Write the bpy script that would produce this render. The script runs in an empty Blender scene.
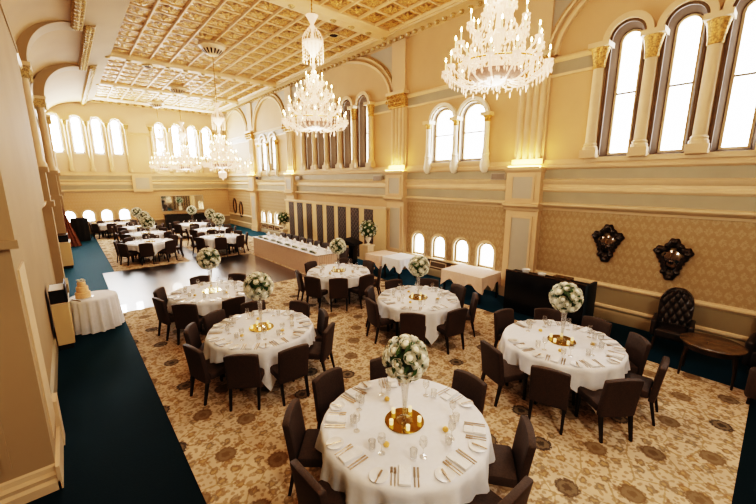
import bpy, bmesh, math, random
from math import sin, cos, pi, sqrt, atan2, radians
from mathutils import Vector, Matrix
from mathutils.geometry import tessellate_polygon

random.seed(7)
S = bpy.context.scene
COL = S.collection

# ------------------------------------------------------------------ helpers
class MB:
    """collects shapes into one mesh"""
    def __init__(s):
        s.v = []; s.f = []
    def add(s, vs, fs):
        b = len(s.v)
        s.v += [tuple(p) for p in vs]
        s.f += [tuple(b + i for i in f) for f in fs]
    def box(s, x0, x1, y0, y1, z0, z1):
        s.add([(x0,y0,z0),(x1,y0,z0),(x1,y1,z0),(x0,y1,z0),(x0,y0,z1),(x1,y0,z1),(x1,y1,z1),(x0,y1,z1)],
              [(0,3,2,1),(4,5,6,7),(0,1,5,4),(1,2,6,5),(2,3,7,6),(3,0,4,7)])
        return s
    def rbox(s, x0, x1, y0, y1, z0, z1, r=.02, seg=2, warp=None):
        bm = bmesh.new()
        bmesh.ops.create_cube(bm, size=1)
        for v in bm.verts:
            v.co = Vector(((x0+x1)/2 + v.co.x*(x1-x0), (y0+y1)/2 + v.co.y*(y1-y0), (z0+z1)/2 + v.co.z*(z1-z0)))
        bmesh.ops.bevel(bm, geom=bm.edges[:], offset=r, segments=seg, affect='EDGES', profile=.5)
        s.bm(bm, warp); return s
    def bm(s, bm, warp=None):
        bm.verts.index_update()
        s.add([warp(v.co) if warp else v.co[:] for v in bm.verts], [[v.index for v in f.verts] for f in bm.faces])
        bm.free()
    def lathe(s, prof, n=16, c=(0,0,0), cap=True):
        b = len(s.v); m = len(prof)
        for r, z in prof:
            for k in range(n):
                a = 2*pi*k/n
                s.v.append((c[0]+r*cos(a), c[1]+r*sin(a), c[2]+z))
        for i in range(m-1):
            for k in range(n):
                k2 = (k+1) % n
                s.f.append((b+i*n+k, b+i*n+k2, b+(i+1)*n+k2, b+(i+1)*n+k))
        if cap:
            if prof[0][0] > 1e-4: s.f.append(tuple(b+k for k in reversed(range(n))))
            if prof[-1][0] > 1e-4: s.f.append(tuple(b+(m-1)*n+k for k in range(n)))
        return s
    def tube(s, pts, rad, n=6):
        pts = [Vector(p) for p in pts]; b = len(s.v); m = len(pts)
        for i, p in enumerate(pts):
            t = (pts[min(i+1, m-1)] - pts[max(i-1, 0)]).normalized()
            a = Vector((0,0,1)) if abs(t.z) < .9 else Vector((1,0,0))
            u = t.cross(a).normalized(); w = t.cross(u)
            r = rad[i] if isinstance(rad, (list, tuple)) else rad
            for k in range(n):
                q = p + r*(cos(2*pi*k/n)*u + sin(2*pi*k/n)*w)
                s.v.append(q[:])
        for i in range(m-1):
            for k in range(n):
                k2 = (k+1) % n
                s.f.append((b+i*n+k, b+(i+1)*n+k, b+(i+1)*n+k2, b+i*n+k2))
        s.f.append(tuple(b+k for k in range(n))); s.f.append(tuple(b+(m-1)*n+k for k in reversed(range(n))))
        return s
    def prism(s, prof, axis, a0, a1):
        """extrude closed 2D profile along axis ('x': (y,z), 'y': (x,z), 'z': (x,y))"""
        b = len(s.v); n = len(prof)
        for a in (a0, a1):
            for p, q in prof:
                s.v.append({'x': (a,p,q), 'y': (p,a,q), 'z': (p,q,a)}[axis])
        for k in range(n):
            k2 = (k+1) % n
            s.f.append((b+k, b+k2, b+n+k2, b+n+k))
        s.f.append(tuple(b+k for k in reversed(range(n)))); s.f.append(tuple(b+n+k for k in range(n)))
        return s
    def octa(s, c, rx, rz):
        x, y, z = c
        s.add([(x+rx,y,z),(x,y+rx,z),(x-rx,y,z),(x,y-rx,z),(x,y,z+rz),(x,y,z-rz)],
              [(0,1,4),(1,2,4),(2,3,4),(3,0,4),(1,0,5),(2,1,5),(3,2,5),(0,3,5)])
    def build(s, name, mat, parent=None, loc=None, rotz=0, smooth=True, angle=38):
        me = bpy.data.meshes.new(name)
        me.from_pydata(s.v, [], s.f)
        bm = bmesh.new(); bm.from_mesh(me); bmesh.ops.recalc_face_normals(bm, faces=bm.faces); bm.to_mesh(me); bm.free()
        me.validate(); me.update()
        if mat: me.materials.append(mat)
        if smooth:
            me.polygons.foreach_set('use_smooth', [True]*len(me.polygons))
            me.set_sharp_from_angle(angle=radians(angle))
        o = bpy.data.objects.new(name, me); COL.objects.link(o)
        if parent: o.parent = parent
        if loc: o.location = loc
        o.rotation_euler.z = rotz
        return o

def tag(o, label, cat, group=None, kind=None):
    o['label'] = label; o['category'] = cat
    if group: o['group'] = group
    if kind: o['kind'] = kind
    return o
def thing(name, label, cat, loc=(0,0,0), rotz=0, group=None):
    o = bpy.data.objects.new(name, None); COL.objects.link(o)
    o.empty_display_size = .1
    o.location = loc; o.rotation_euler.z = rotz
    return tag(o, label, cat, group)
def struct(o, kind='structure'):
    o['kind'] = kind; return o
KIDS = {}
def kids(o):
    return list(o.children)
def dup(o, loc=None, rotz=None, label=None, group=None, parent=None, top=True, scale=None):
    c = o.copy(); COL.objects.link(c)
    if parent is not None: c.parent = parent
    if loc is not None: c.location = loc
    if rotz is not None: c.rotation_euler.z = rotz
    if scale is not None: c.scale = (scale,)*3
    if label: c['label'] = label
    if group: c['group'] = group
    for ch in KIDS.get(o.name) or kids(o):
        dup(ch, parent=c, top=False)
    return c

# ------------------------------------------------------------------ materials
def mat(name, col, rough=.6, metal=0, spec=.5, emit=None, es=0, noise=None, bump=None, sheen=0, alpha=1, coat=0):
    m = bpy.data.materials.new(name); m.use_nodes = True
    nt = m.node_tree; b = nt.nodes['Principled BSDF']
    b.inputs['Base Color'].default_value = (*col, 1)
    b.inputs['Roughness'].default_value = rough
    b.inputs['Metallic'].default_value = metal
    b.inputs['Specular IOR Level'].default_value = spec
    b.inputs['Sheen Weight'].default_value = sheen
    b.inputs['Coat Weight'].default_value = coat
    if emit: 
        b.inputs['Emission Color'].default_value = (*emit, 1); b.inputs['Emission Strength'].default_value = es
    if noise:
        sc, amt = noise
        tc = nt.nodes.new('ShaderNodeTexCoord'); n = nt.nodes.new('ShaderNodeTexNoise')
        n.inputs['Scale'].default_value = sc; n.inputs['Detail'].default_value = 4
        nt.links.new(tc.outputs['Object'], n.inputs['Vector'])
        r = nt.nodes.new('ShaderNodeValToRGB')
        r.color_ramp.elements[0].position = .3; r.color_ramp.elements[1].position = .7
        r.color_ramp.elements[0].color = (*[c*(1-amt) for c in col], 1)
        r.color_ramp.elements[1].color = (*[min(1, c*(1+amt)) for c in col], 1)
        nt.links.new(n.outputs['Fac'], r.inputs['Fac']); nt.links.new(r.outputs['Color'], b.inputs['Base Color'])
        if bump:
            bp = nt.nodes.new('ShaderNodeBump'); bp.inputs['Strength'].default_value = bump; bp.inputs['Distance'].default_value = .01
            nt.links.new(n.outputs['Fac'], bp.inputs['Height']); nt.links.new(bp.outputs['Normal'], b.inputs['Normal'])
    return m

class NT:
    """tiny node-graph builder"""
    def __init__(s, m):
        s.nt = m.node_tree; s.bsdf = s.nt.nodes['Principled BSDF']
        s.tc = s.nt.nodes.new('ShaderNodeTexCoord')
        sx = s.nt.nodes.new('ShaderNodeSeparateXYZ'); s.link(s.tc.outputs['Object'], sx.inputs[0])
        s.x, s.y, s.z = sx.outputs
    def link(s, a, b): s.nt.links.new(a, b)
    def m(s, op, a, b=None, c=None, clamp=False):
        n = s.nt.nodes.new('ShaderNodeMath'); n.operation = op; n.use_clamp = clamp
        for i, q in enumerate((a, b, c)):
            if q is None: continue
            if isinstance(q, (int, float)): n.inputs[i].default_value = q
            else: s.link(q, n.inputs[i])
        return n.outputs[0]
    def comb(s, x, y, z=0):
        n = s.nt.nodes.new('ShaderNodeCombineXYZ')
        for i, q in enumerate((x, y, z)):
            if isinstance(q, (int, float)): n.inputs[i].default_value = q
            else: s.link(q, n.inputs[i])
        return n.outputs[0]
    def noise(s, vec, sc, det=3):
        n = s.nt.nodes.new('ShaderNodeTexNoise'); n.inputs['Scale'].default_value = sc; n.inputs['Detail'].default_value = det
        s.link(vec, n.inputs['Vector']); return n.outputs['Fac']
    def voro(s, vec, sc, rnd=1, feat='F1', d2=False):
        n = s.nt.nodes.new('ShaderNodeTexVoronoi'); n.feature = feat
        if d2: n.voronoi_dimensions = '2D'
        n.inputs['Scale'].default_value = sc; n.inputs['Randomness'].default_value = rnd
        s.link(vec, n.inputs['Vector']); return n.outputs
    def mix(s, fac, a, b):
        n = s.nt.nodes.new('ShaderNodeMix'); n.data_type = 'RGBA'
        s.link(fac, n.inputs[0]) if not isinstance(fac, (int, float)) else setattr(n.inputs[0], 'default_value', fac)
        for i, q in ((6, a), (7, b)):
            if isinstance(q, tuple): n.inputs[i].default_value = (*q, 1)
            else: s.link(q, n.inputs[i])
        return n.outputs[2]
    def step(s, v, lo, hi):
        n = s.nt.nodes.new('ShaderNodeMapRange'); n.clamp = True
        s.link(v, n.inputs[0]); n.inputs[1].default_value = lo; n.inputs[2].default_value = hi
        return n.outputs[0]
    def color(s, c): s.link(c, s.bsdf.inputs['Base Color'])
    def bump(s, h, st=.3, d=.01):
        n = s.nt.nodes.new('ShaderNodeBump'); n.inputs['Strength'].default_value = st; n.inputs['Distance'].default_value = d
        s.link(h, n.inputs['Height']); s.link(n.outputs[0], s.bsdf.inputs['Normal'])

M = {}
M['wall'] = mat('cream_plaster', (.60,.43,.26), .7, noise=(1.2,.05))
M['wall_lt'] = mat('pale_plaster', (.66,.50,.33), .65, noise=(1.0,.04))
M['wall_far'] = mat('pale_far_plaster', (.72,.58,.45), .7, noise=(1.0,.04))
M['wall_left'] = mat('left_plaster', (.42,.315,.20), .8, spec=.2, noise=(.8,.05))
M['rib'] = mat('ceiling_rib_plaster', (.70,.51,.31), .6, noise=(3,.04))
M['cove'] = mat('tan_cove_plaster', (.43,.295,.16), .8, spec=.2, noise=(.8,.05))  # even golden tan with slight random mottling
M['cream'] = mat('cream_moulding', (.72,.57,.39), .5, noise=(3,.04))
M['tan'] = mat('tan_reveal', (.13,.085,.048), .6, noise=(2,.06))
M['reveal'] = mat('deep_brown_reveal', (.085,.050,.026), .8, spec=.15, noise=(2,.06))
M['grey'] = mat('grey_green_band', (.40,.37,.28), .6, noise=(2,.06))
M['greypanel'] = mat('grey_panel', (.48,.45,.38), .6, noise=(1.5,.05))
M['dado'] = mat('dado_paint', (.34,.28,.18), .55, noise=(1.5,.06))
M['gold'] = mat('gilding', (.56,.35,.13), .45, metal=.25, noise=(30,.55), bump=.6)
M['gold_dark'] = mat('old_gilding', (.48,.35,.17), .5, metal=.2, noise=(40,.6), bump=.6)
M['white'] = mat('white_paint', (.85,.80,.70), .5, noise=(4,.03))
M['chair'] = mat('brown_upholstery', (.052,.034,.025), .62, noise=(60,.25), bump=.15)
M['leg'] = mat('black_wood', (.012,.009,.008), .4, noise=(20,.3))
M['cloth'] = mat('white_linen', (.80,.83,.89), .8, noise=(20,.03), sheen=.2)
M['pink'] = mat('pink_linen', (.76,.61,.52), .8, noise=(20,.05), sheen=.2)
M['napkin'] = mat('white_napkin', (.84,.86,.90), .8, noise=(40,.04), bump=.2)
M['china'] = mat('white_china', (.80,.82,.85), .18, noise=(5,.02))
M['steel'] = mat('warm_steel', (.42,.34,.27), .28, metal=.9, noise=(20,.1))
M['gmirror'] = mat('gold_tinted_mirror', (.46,.33,.09), .12, metal=1, noise=(3,.05))
M['mirror'] = mat('mirror_glass', (.72,.70,.62), .04, metal=1, noise=(1,.02))
M['darkmirror'] = mat('dark_convex_mirror', (.22,.19,.17), .12, metal=1, noise=(2,.1))
M['carved'] = mat('dark_carved_wood', (.018,.010,.006), .35, noise=(40,.5), bump=.7)
M['black'] = mat('black_cloth', (.008,.008,.009), .6, noise=(12,.4))
M['blackgloss'] = mat('black_lacquer', (.008,.008,.010), .25, noise=(12,.3))
M['navy'] = mat('navy_edge', (.008,.022,.034), .5, noise=(12,.3))
M['leather'] = mat('dark_tufted_leather', (.028,.021,.019), .34, noise=(60,.3), bump=.2)
M['wood'] = mat('dark_wood', (.035,.020,.010), .3, noise=(6,.35))
M['woodtop'] = mat('brown_table_top', (.10,.065,.03), .25, noise=(6,.3))
M['rose'] = mat('cream_rose', (.93,.92,.83), .6, noise=(25,.06))
M['leaf'] = mat('rose_leaf', (.045,.10,.03), .5, noise=(25,.4))
M['candle'] = mat('ivory_candle', (.90,.80,.60), .5, emit=(1,.7,.35), es=.4, noise=(8,.03))
M['flame'] = mat('flame_light', (1,.8,.5), .5, emit=(1,.60,.26), es=40, noise=(8,.02))
M['crystal'] = mat('lit_crystal', (.60,.44,.34), .15, emit=(1,.60,.40), es=.72, noise=(60,.1))  # candle glow put into the crystal as peach emission
M['crystal_grey'] = mat('smoked_crystal', (.42,.32,.28), .1, noise=(30,.2))
M['brass'] = mat('brass', (.60,.40,.10), .25, metal=.9, noise=(20,.1))
M['pane'] = mat('daylit_pane', (1,1,1), .4, emit=(.95,.975,1), es=8.5, noise=(2,.01))
M['pane_low'] = mat('frosted_daylit_pane', (1,1,1), .4, emit=(.97,.985,1), es=7, noise=(2,.01))
M['pane_far'] = mat('bright_daylit_pane', (1,1,1), .4, emit=(.95,.975,1), es=62, noise=(2,.01))
M['bar'] = mat('grey_glazing_bar', (.25,.21,.17), .5, noise=(5,.1))
M['uplight'] = mat('yellow_uplight', (1,.8,.4), .5, emit=(1,.62,.16), es=9, noise=(4,.02))
M['speaker'] = mat('grey_speaker', (.42,.38,.32), .6, noise=(80,.2))
M['sign'] = mat('plain_cream_panel', (.74,.56,.32), .55, noise=(1,.03))
M['icing'] = mat('peach_icing', (.86,.58,.34), .6, noise=(30,.1), bump=.3)
M['paper'] = mat('white_paper', (.95,.95,.95), .7, noise=(5,.02))
M['drape'] = mat('rose_brown_drape', (.30,.14,.09), .8, noise=(10,.2))
M['favour'] = mat('gold_favour', (.80,.52,.18), .4, noise=(20,.2))
M['slot'] = mat('dark_slot', (.02,.014,.008), .8, noise=(5,.2))

def glass(name, tint, t=.75):
    m = bpy.data.materials.new(name); m.use_nodes = True; nt = m.node_tree
    nt.nodes.remove(nt.nodes['Principled BSDF']); out = nt.nodes['Material Output']
    tr = nt.nodes.new('ShaderNodeBsdfTransparent'); tr.inputs[0].default_value = (*tint, 1)
    gl = nt.nodes.new('ShaderNodeBsdfGlossy'); gl.inputs['Roughness'].default_value = .06
    fr = nt.nodes.new('ShaderNodeLayerWeight'); fr.inputs[0].default_value = .35
    mp = nt.nodes.new('ShaderNodeMapRange'); mp.inputs[3].default_value = 1-t-.13; mp.inputs[4].default_value = .85
    mx = nt.nodes.new('ShaderNodeMixShader')
    nt.links.new(fr.outputs['Facing'], mp.inputs[0]); nt.links.new(mp.outputs[0], mx.inputs[0])
    nt.links.new(tr.outputs[0], mx.inputs[1]); nt.links.new(gl.outputs[0], mx.inputs[2])
    nt.links.new(mx.outputs[0], out.inputs[0]); return m
M['glass'] = glass('clear_glass', (.97,.96,.94))

# blue carpet
m = mat('teal_carpet', (.004,.018,.026), .7, sheen=.6, spec=.12); n = NT(m)
n.bsdf.inputs['Sheen Tint'].default_value = (.06,.42,.66,1); n.bsdf.inputs['Sheen Roughness'].default_value = .35
f = n.noise(n.tc.outputs['Object'], 40, 3); f2 = n.noise(n.tc.outputs['Object'], 1.2, 3)
n.color(n.mix(n.step(n.m('ADD', n.m('MULTIPLY', f, .4), n.m('MULTIPLY', f2, .6)), .3, .7), (.0014,.009,.014), (.003,.015,.023)))
n.bump(f, .3, .005); M['teal'] = m

# patterned carpet
def carpet(name, base, sc=1.0):
    m = mat(name, base, .9, spec=.15); n = NT(m)
    P = n.tc.outputs['Object']
    g = n.noise(P, 2.0, 5)
    # scattered palmettes
    v = n.voro(P, 3.3*sc, .75, d2=True)
    w = n.noise(P, 22, 2)
    d = n.m('ADD', v[0], n.m('MULTIPLY', n.m('SUBTRACT', w, .5), .6))
    sep = n.nt.nodes.new('ShaderNodeSeparateColor'); n.link(v[1], sep.inputs[0])
    fl = n.step(d, .30, .22); core = n.step(d, .13, .07); ring = n.m('MULTIPLY', n.step(d, .25, .22), n.step(d, .16, .19))
    # vine lines
    ve = n.voro(P, 2.4*sc, 1, 'DISTANCE_TO_EDGE', d2=True)
    vine = n.step(n.m('ADD', ve[0], n.m('MULTIPLY', n.m('SUBTRACT', w, .5), .12)), .045, .015)
    sm = n.voro(P, 9.5*sc, .9, d2=True)
    leaf = n.step(n.m('ADD', sm[0], n.m('MULTIPLY', n.m('SUBTRACT', w, .5), .8)), .36, .22)
    c = n.mix(n.step(g, .3, .7), tuple(k*.88 for k in base), tuple(min(1, k*1.1) for k in base))
    c = n.mix(n.m('MULTIPLY', leaf, .65), c, (.32,.215,.115))
    c = n.mix(n.m('MULTIPLY', vine, .75), c, (.38,.27,.14))
    fc = n.mix(sep.outputs[0], (.30,.18,.085), (.22,.175,.12))
    c = n.mix(n.m('MULTIPLY', fl, .8), c, fc)
    c = n.mix(n.m('MULTIPLY', core, .7), c, (.56,.40,.21))
    # regular medallions on a staggered lattice
    u = n.m('ADD', n.m('MULTIPLY', n.m('SUBTRACT', n.x, .18), 1/.88), 20.5); q = n.m('ADD', n.m('MULTIPLY', n.m('SUBTRACT', n.y, 1.1), 1/.49), 20.5)
    row = n.m('FLOOR', q); off = n.m('MULTIPLY', n.m('MODULO', row, 2), .5)
    uu = n.m('ADD', u, off)
    fx = n.m('MULTIPLY', n.m('SUBTRACT', n.m('FRACT', uu), .5), .88); fy = n.m('MULTIPLY', n.m('SUBTRACT', n.m('FRACT', q), .5), .49)
    w2 = n.noise(P, 34, 2)
    rr = n.m('ADD', n.m('SQRT', n.m('ADD', n.m('POWER', fx, 2), n.m('POWER', fy, 2))), n.m('MULTIPLY', n.m('SUBTRACT', w2, .5), .08))
    wn = n.nt.nodes.new('ShaderNodeTexWhiteNoise'); n.link(n.comb(n.m('FLOOR', uu), row), wn.inputs['Vector'])
    tone = n.mix(n.step(wn.outputs['Value'], .35, .45), (.055,.048,.042), (.20,.135,.075))
    disc = n.step(rr, .135, .115); inner = n.step(rr, .10, .085); hub = n.step(rr, .055, .04)
    c = n.mix(n.m('MULTIPLY', disc, .92), c, tone)
    c = n.mix(n.m('MULTIPLY', inner, .55), c, (.30,.24,.16))
    c = n.mix(n.m('MULTIPLY', hub, .8), c, tone)
    n.color(c); n.bump(n.noise(P, 120, 2), .2, .004)
    return m
M['rug'] = carpet('floral_beige_carpet', (.65,.53,.40), 1.5)

# dance floor parquet
m = mat('polished_parquet', (.03,.028,.03), .22, spec=1.0, coat=.6); n = NT(m)
bx = n.m('FLOOR', n.m('MULTIPLY', n.x, 8)); by = n.m('FLOOR', n.m('ADD', n.m('MULTIPLY', n.y, 1.1), n.m('MULTIPLY', bx, .37)))
wn = n.nt.nodes.new('ShaderNodeTexWhiteNoise'); n.link(n.comb(bx, by), wn.inputs['Vector'])
gr = n.noise(n.comb(n.m('MULTIPLY', n.x, 30), n.m('MULTIPLY', n.y, 2)), 1, 4)
n.color(n.mix(n.m('ADD', n.m('MULTIPLY', wn.outputs['Value'], .6), n.m('MULTIPLY', gr, .4)), (.022,.019,.019), (.055,.048,.046)))
n.link(n.step(n.m('ADD', gr, 0), -2.9, 8.6), n.bsdf.inputs['Roughness'])
M['parquet'] = m

# wallpaper, pattern in the y-z plane (or x-z)
def wallpaper(name, a, b, horiz='y'):
    m = mat(name, a, .5, spec=.3); n = NT(m)
    h = n.y if horiz == 'y' else n.x
    u = n.m('MULTIPLY', h, 1/.15); q = n.m('MULTIPLY', n.z, 1/.20)
    row = n.m('FLOOR', q); off = n.m('MULTIPLY', n.m('MODULO', n.m('ABSOLUTE', row), 2), .5)
    fx = n.m('SUBTRACT', n.m('FRACT', n.m('ADD', u, off)), .5); fy = n.m('SUBTRACT', n.m('FRACT', q), .5)
    ax = n.m('ABSOLUTE', fx); ay = n.m('ABSOLUTE', fy)
    dm = n.m('ADD', ax, n.m('MULTIPLY', ay, .9))
    w = n.noise(n.tc.outputs['Object'], 34, 4)
    d = n.m('ADD', dm, n.m('MULTIPLY', n.m('SUBTRACT', w, .5), 1.15))
    motif = n.m('SUBTRACT', n.step(d, .50, .32), n.m('MULTIPLY', n.step(d, .24, .12), .8), clamp=True)
    big = n.noise(n.tc.outputs['Object'], .7, 3)
    c = n.mix(motif, a, b); c = n.mix(n.m('MULTIPLY', big, .25), c, tuple(k*.75 for k in a))
    n.color(c); n.link(n.m('SUBTRACT', .6, n.m('MULTIPLY', motif, .2)), n.bsdf.inputs['Roughness']); return m
M['paper_gold'] = wallpaper('gold_damask_paper', (.41,.30,.18), (.51,.40,.26))
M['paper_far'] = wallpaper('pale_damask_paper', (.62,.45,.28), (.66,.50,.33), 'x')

# gilded coffer
m = mat('gilded_coffer', (.6,.4,.1), .45, metal=.2); n = NT(m)
P = n.tc.outputs['Object']; v = n.voro(P, 9, 1); w = n.noise(P, 14, 4)
c = n.mix(n.step(w, .40, .58), (.70,.48,.24), (.64,.35,.10)); c = n.mix(n.step(v[0], .42, .62), c, (.36,.21,.07)); n.color(c)
n.bump(n.m('ADD', v[0], w), .7, .03); M['coffer'] = m

# lattice screen panel
m = mat('dark_lattice_panel', (.05,.035,.025), .5); n = NT(m)
u = n.m('MULTIPLY', n.y, 1/.20); q = n.m('MULTIPLY', n.z, 1/.20)
a = n.m('ABSOLUTE', n.m('SUBTRACT', n.m('FRACT', n.m('ADD', u, q)), .5)); b = n.m('ABSOLUTE', n.m('SUBTRACT', n.m('FRACT', n.m('SUBTRACT', u, q)), .5))
ln = n.step(n.m('MINIMUM', a, b), .10, .05); w = n.noise(n.tc.outputs['Object'], 30, 2)
n.color(n.mix(n.m('MULTIPLY', ln, n.step(w, .3, .6)), (.045,.030,.024), (.22,.18,.14))); M['lattice'] = m

# ------------------------------------------------------------------ shell dimensions
XL, XR, YF, YN, ZC = -.55, 9.40, 28.2, -4.0, 8.06
ZB = 7.95            # underside of the ceiling ribs

def slab(name, mt, x0, x1, y0, y1, z0, z1, parent=None, smooth=False):
    return struct(MB().box(x0, x1, y0, y1, z0, z1).build(name, mt, parent, smooth=False))

floor = slab('floor', M['teal'], -3.2, XR+.4, YN-.2, YF+.4, -.12, 0)
slab('floor_carpet', M['rug'], .68, 7.75, -.1, 10.62, 0, .008, floor)
slab('floor_parquet', M['parquet'], .62, 6.02, 10.62, 15.8, 0, .010, floor)
slab('floor_carpet_strip', M['rug'], 6.02, 7.75, 10.62, 15.8, 0, .008, floor)
slab('floor_carpet_far', M['rug'], .98, 3.55, 15.8, 27.6, 0, .012, floor)
slab('floor_carpet_far', M['rug'], 4.15, 8.0, 15.8, 27.6, 0, .012, floor)
slab('floor_parquet_far', M['parquet'], 3.55, 4.15, 15.8, 27.6, 0, .010, floor)

# ---- wall with arched holes. wall plane coordinates (h, z); to3 maps (h, z, depth) -> xyz
def arch_pts(c, hw, z0, zt, n=10):
    """arched outline, counter-clockwise; zt = crown"""
    zs = zt - hw
    p = [(c-hw, z0), (c+hw, z0)]
    for k in range(n+1):
        a = pi*k/n
        p.append((c+hw*cos(a), zs+hw*sin(a)))
    return p

def wall_with_holes(name, mt, outer, holes, to3, parent=None):
    mb = MB()
    polys = [[Vector((h, z, 0)) for h, z in outer]] + [[Vector((h, z, 0)) for h, z in hp] for hp in holes]
    flat = [p for poly in polys for p in poly]
    tris = tessellate_polygon(polys)
    mb.add([to3(p.x, p.y, 0) for p in flat], [tuple(t) for t in tris])
    return struct(mb.build(name, mt, parent, smooth=False))

def reveal(mb, out, inn, depth, to3):
    n = len(out)
    mb.add([to3(h, z, 0) for h, z in out] + [to3(h, z, depth) for h, z in inn],
           [(k, (k+1) % n, n+(k+1) % n, n+k) for k in range(n)])

def arch_band(mb, c, r0, r1, zs, to3, d0, d1, n=16, drop=0, prof=None):
    """raised moulding following an arch (and running down by drop on both sides)"""
    path = []
    if drop: path.append((c+1, 0, -drop))
    ring = []
    pts = []
    if drop: pts.append(('L', -1, -drop))
    seq = []
    if drop: seq.append((1.0, 0.0, -drop))
    for k in range(n+1):
        a = pi*k/n; seq.append((cos(a), sin(a), 0))
    if drop: seq.append((-1.0, 0.0, -drop))
    b = len(mb.v)
    for cx, sy, dz in seq:
        for r, d in ((r0, d0), (r0, d1), (r1, d1), (r1, d0)):
            mb.v.append(to3(c+r*cx, zs+r*sy+dz, d))
    m = len(seq)
    for i in range(m-1):
        for k in range(4):
            k2 = (k+1) % 4
            mb.f.append((b+4*i+k, b+4*i+k2, b+4*(i+1)+k2, b+4*(i+1)+k))
    mb.f.append((b, b+1, b+2, b+3)); mb.f.append(tuple(b+4*(m-1)+k for k in (3,2,1,0)))

WIN = [0]
def window(c, out_hw, z0, zt, gl_hw, depth, to3, rail=None, mt='pane', gz0=None, rev='tan', parent=None, rim=.045):
    """a window of its own: splayed reveal, frame, glazing bar, pane"""
    WIN[0] += 1
    nm = 'window_%d' % WIN[0]
    gz0 = gz0 if gz0 is not None else z0 + .10
    gzt = zt - (out_hw-gl_hw)
    out = arch_pts(c, out_hw, z0, zt); inn = arch_pts(c, gl_hw+rim, gz0-rim, gzt+rim)
    mb = MB(); reveal(mb, out, inn, depth, to3)
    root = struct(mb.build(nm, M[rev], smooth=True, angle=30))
    g = arch_pts(c, gl_hw, gz0, gzt)
    fr = MB(); n = len(g)
    fr.add([to3(h, z, depth-.03) for h, z in inn] + [to3(h, z, depth-.03) for h, z in g] + [to3(h, z, depth+.04) for h, z in g],
           [(k, (k+1) % n, n+(k+1) % n, n+k) for k in range(n)] + [(n+k, n+(k+1) % n, 2*n+(k+1) % n, 2*n+k) for k in range(n)])
    fr.build('window_frame', M['cream'], root, smooth=False)
    pm = MB(); pm.add([to3(h, z, depth+.03) for h, z in g], [tuple(range(n))])
    pm.build('pane', M[mt], root, smooth=False)
    if rail:
        rb = MB()
        for z in rail:
            q = [to3(c-gl_hw, z-.02, depth-.02), to3(c+gl_hw, z-.02, depth-.02), to3(c+gl_hw, z+.02, depth-.02), to3(c-gl_hw, z+.02, depth-.02),
                 to3(c-gl_hw, z-.02, depth+.029), to3(c+gl_hw, z-.02, depth+.029), to3(c+gl_hw, z+.02, depth+.029), to3(c-gl_hw, z+.02, depth+.029)]
            rb.add(q, [(0,1,2,3),(0,4,5,1),(3,2,6,7),(0,3,7,4),(1,5,6,2)])
        rb.build('glazing_bar', M['bar'], root, smooth=False)
    return out

RW = lambda h, z, d: (XR+d, h, z)      # right wall: depth grows outwards
FW = lambda h, z, d: (h, YF+d, z)      # far wall

# ---------------- right wall
bay5a = [2.70-.95*k for k in range(5)]              # five tall windows
bay5b = [15.85-1.06*k for k in range(5)]
pair1 = [7.58, 6.46]; pair2 = [21.3, 19.95]
small1 = [8.52, 7.58, 6.66, 5.76]; small2 = [21.9, 20.95, 20.0]
holes = []
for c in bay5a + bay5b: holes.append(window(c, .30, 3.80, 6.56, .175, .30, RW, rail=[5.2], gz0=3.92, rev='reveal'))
for c in pair1: holes.append(window(c, .43, 3.86, 5.56, .36, .14, RW, rail=[4.72], gz0=3.96))
for c in pair2: holes.append(window(c, .43, 3.86, 5.90, .34, .14, RW, rail=[4.85], gz0=3.96))
for c in small1: holes.append(window(c, .27, .66, 1.44, .22, .07, RW, mt='pane_low', gz0=.72))
for c in small2: holes.append(window(c, .25, .66, 1.38, .20, .07, RW, mt='pane_low', gz0=.72))
wall_right = wall_with_holes('wall_right', M['wall'], [(YN, 0), (YF, 0), (YF, ZC+.2), (YN, ZC+.2)], holes, RW)

TR = [0]
def trim(mb, mt, smooth=False, angle=30, kind='structure', parent=None):
    TR[0] += 1
    return struct(mb.build('trim_%d' % TR[0], M[mt], parent, smooth=smooth, angle=angle), kind)

# wallpaper field of the right wall, with arched cut-outs round the low windows
def paper(y0, y1, z0=.86, z1=2.56, holes=()):
    wall_with_holes('wall_right_paper', M['paper_gold'], [(y0, z0), (y1, z0), (y1, z1), (y0, z1)], list(holes), lambda h, z, d: (XR-.012, h, z), wall_right)
paper(YN, 4.2); paper(5.1, 9.1, z0=.62, holes=[arch_pts(c, .33, .64, 1.50) for c in small1]); paper(18.4, 22.4, z0=.62, holes=[arch_pts(c, .31, .64, 1.44) for c in small2]); paper(23.6, YF)
mb = MB()
for c in small1: arch_band(mb, c, .27, .35, 1.17, RW, -.05, 0, drop=.53)
for c in small2: arch_band(mb, c, .25, .33, 1.13, RW, -.05, 0, drop=.49)
trim(mb, 'cream')

# pilaster centres on the right wall
PIL = [4.65, 9.57, 17.8, 23.0]
def runs(gap=.46, lo=YN, hi=YF):
    e = [lo]
    for p in PIL: e += [p-gap, p+gap]
    e.append(hi)
    return [(e[i], e[i+1]) for i in range(0, len(e), 2)]

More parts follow.
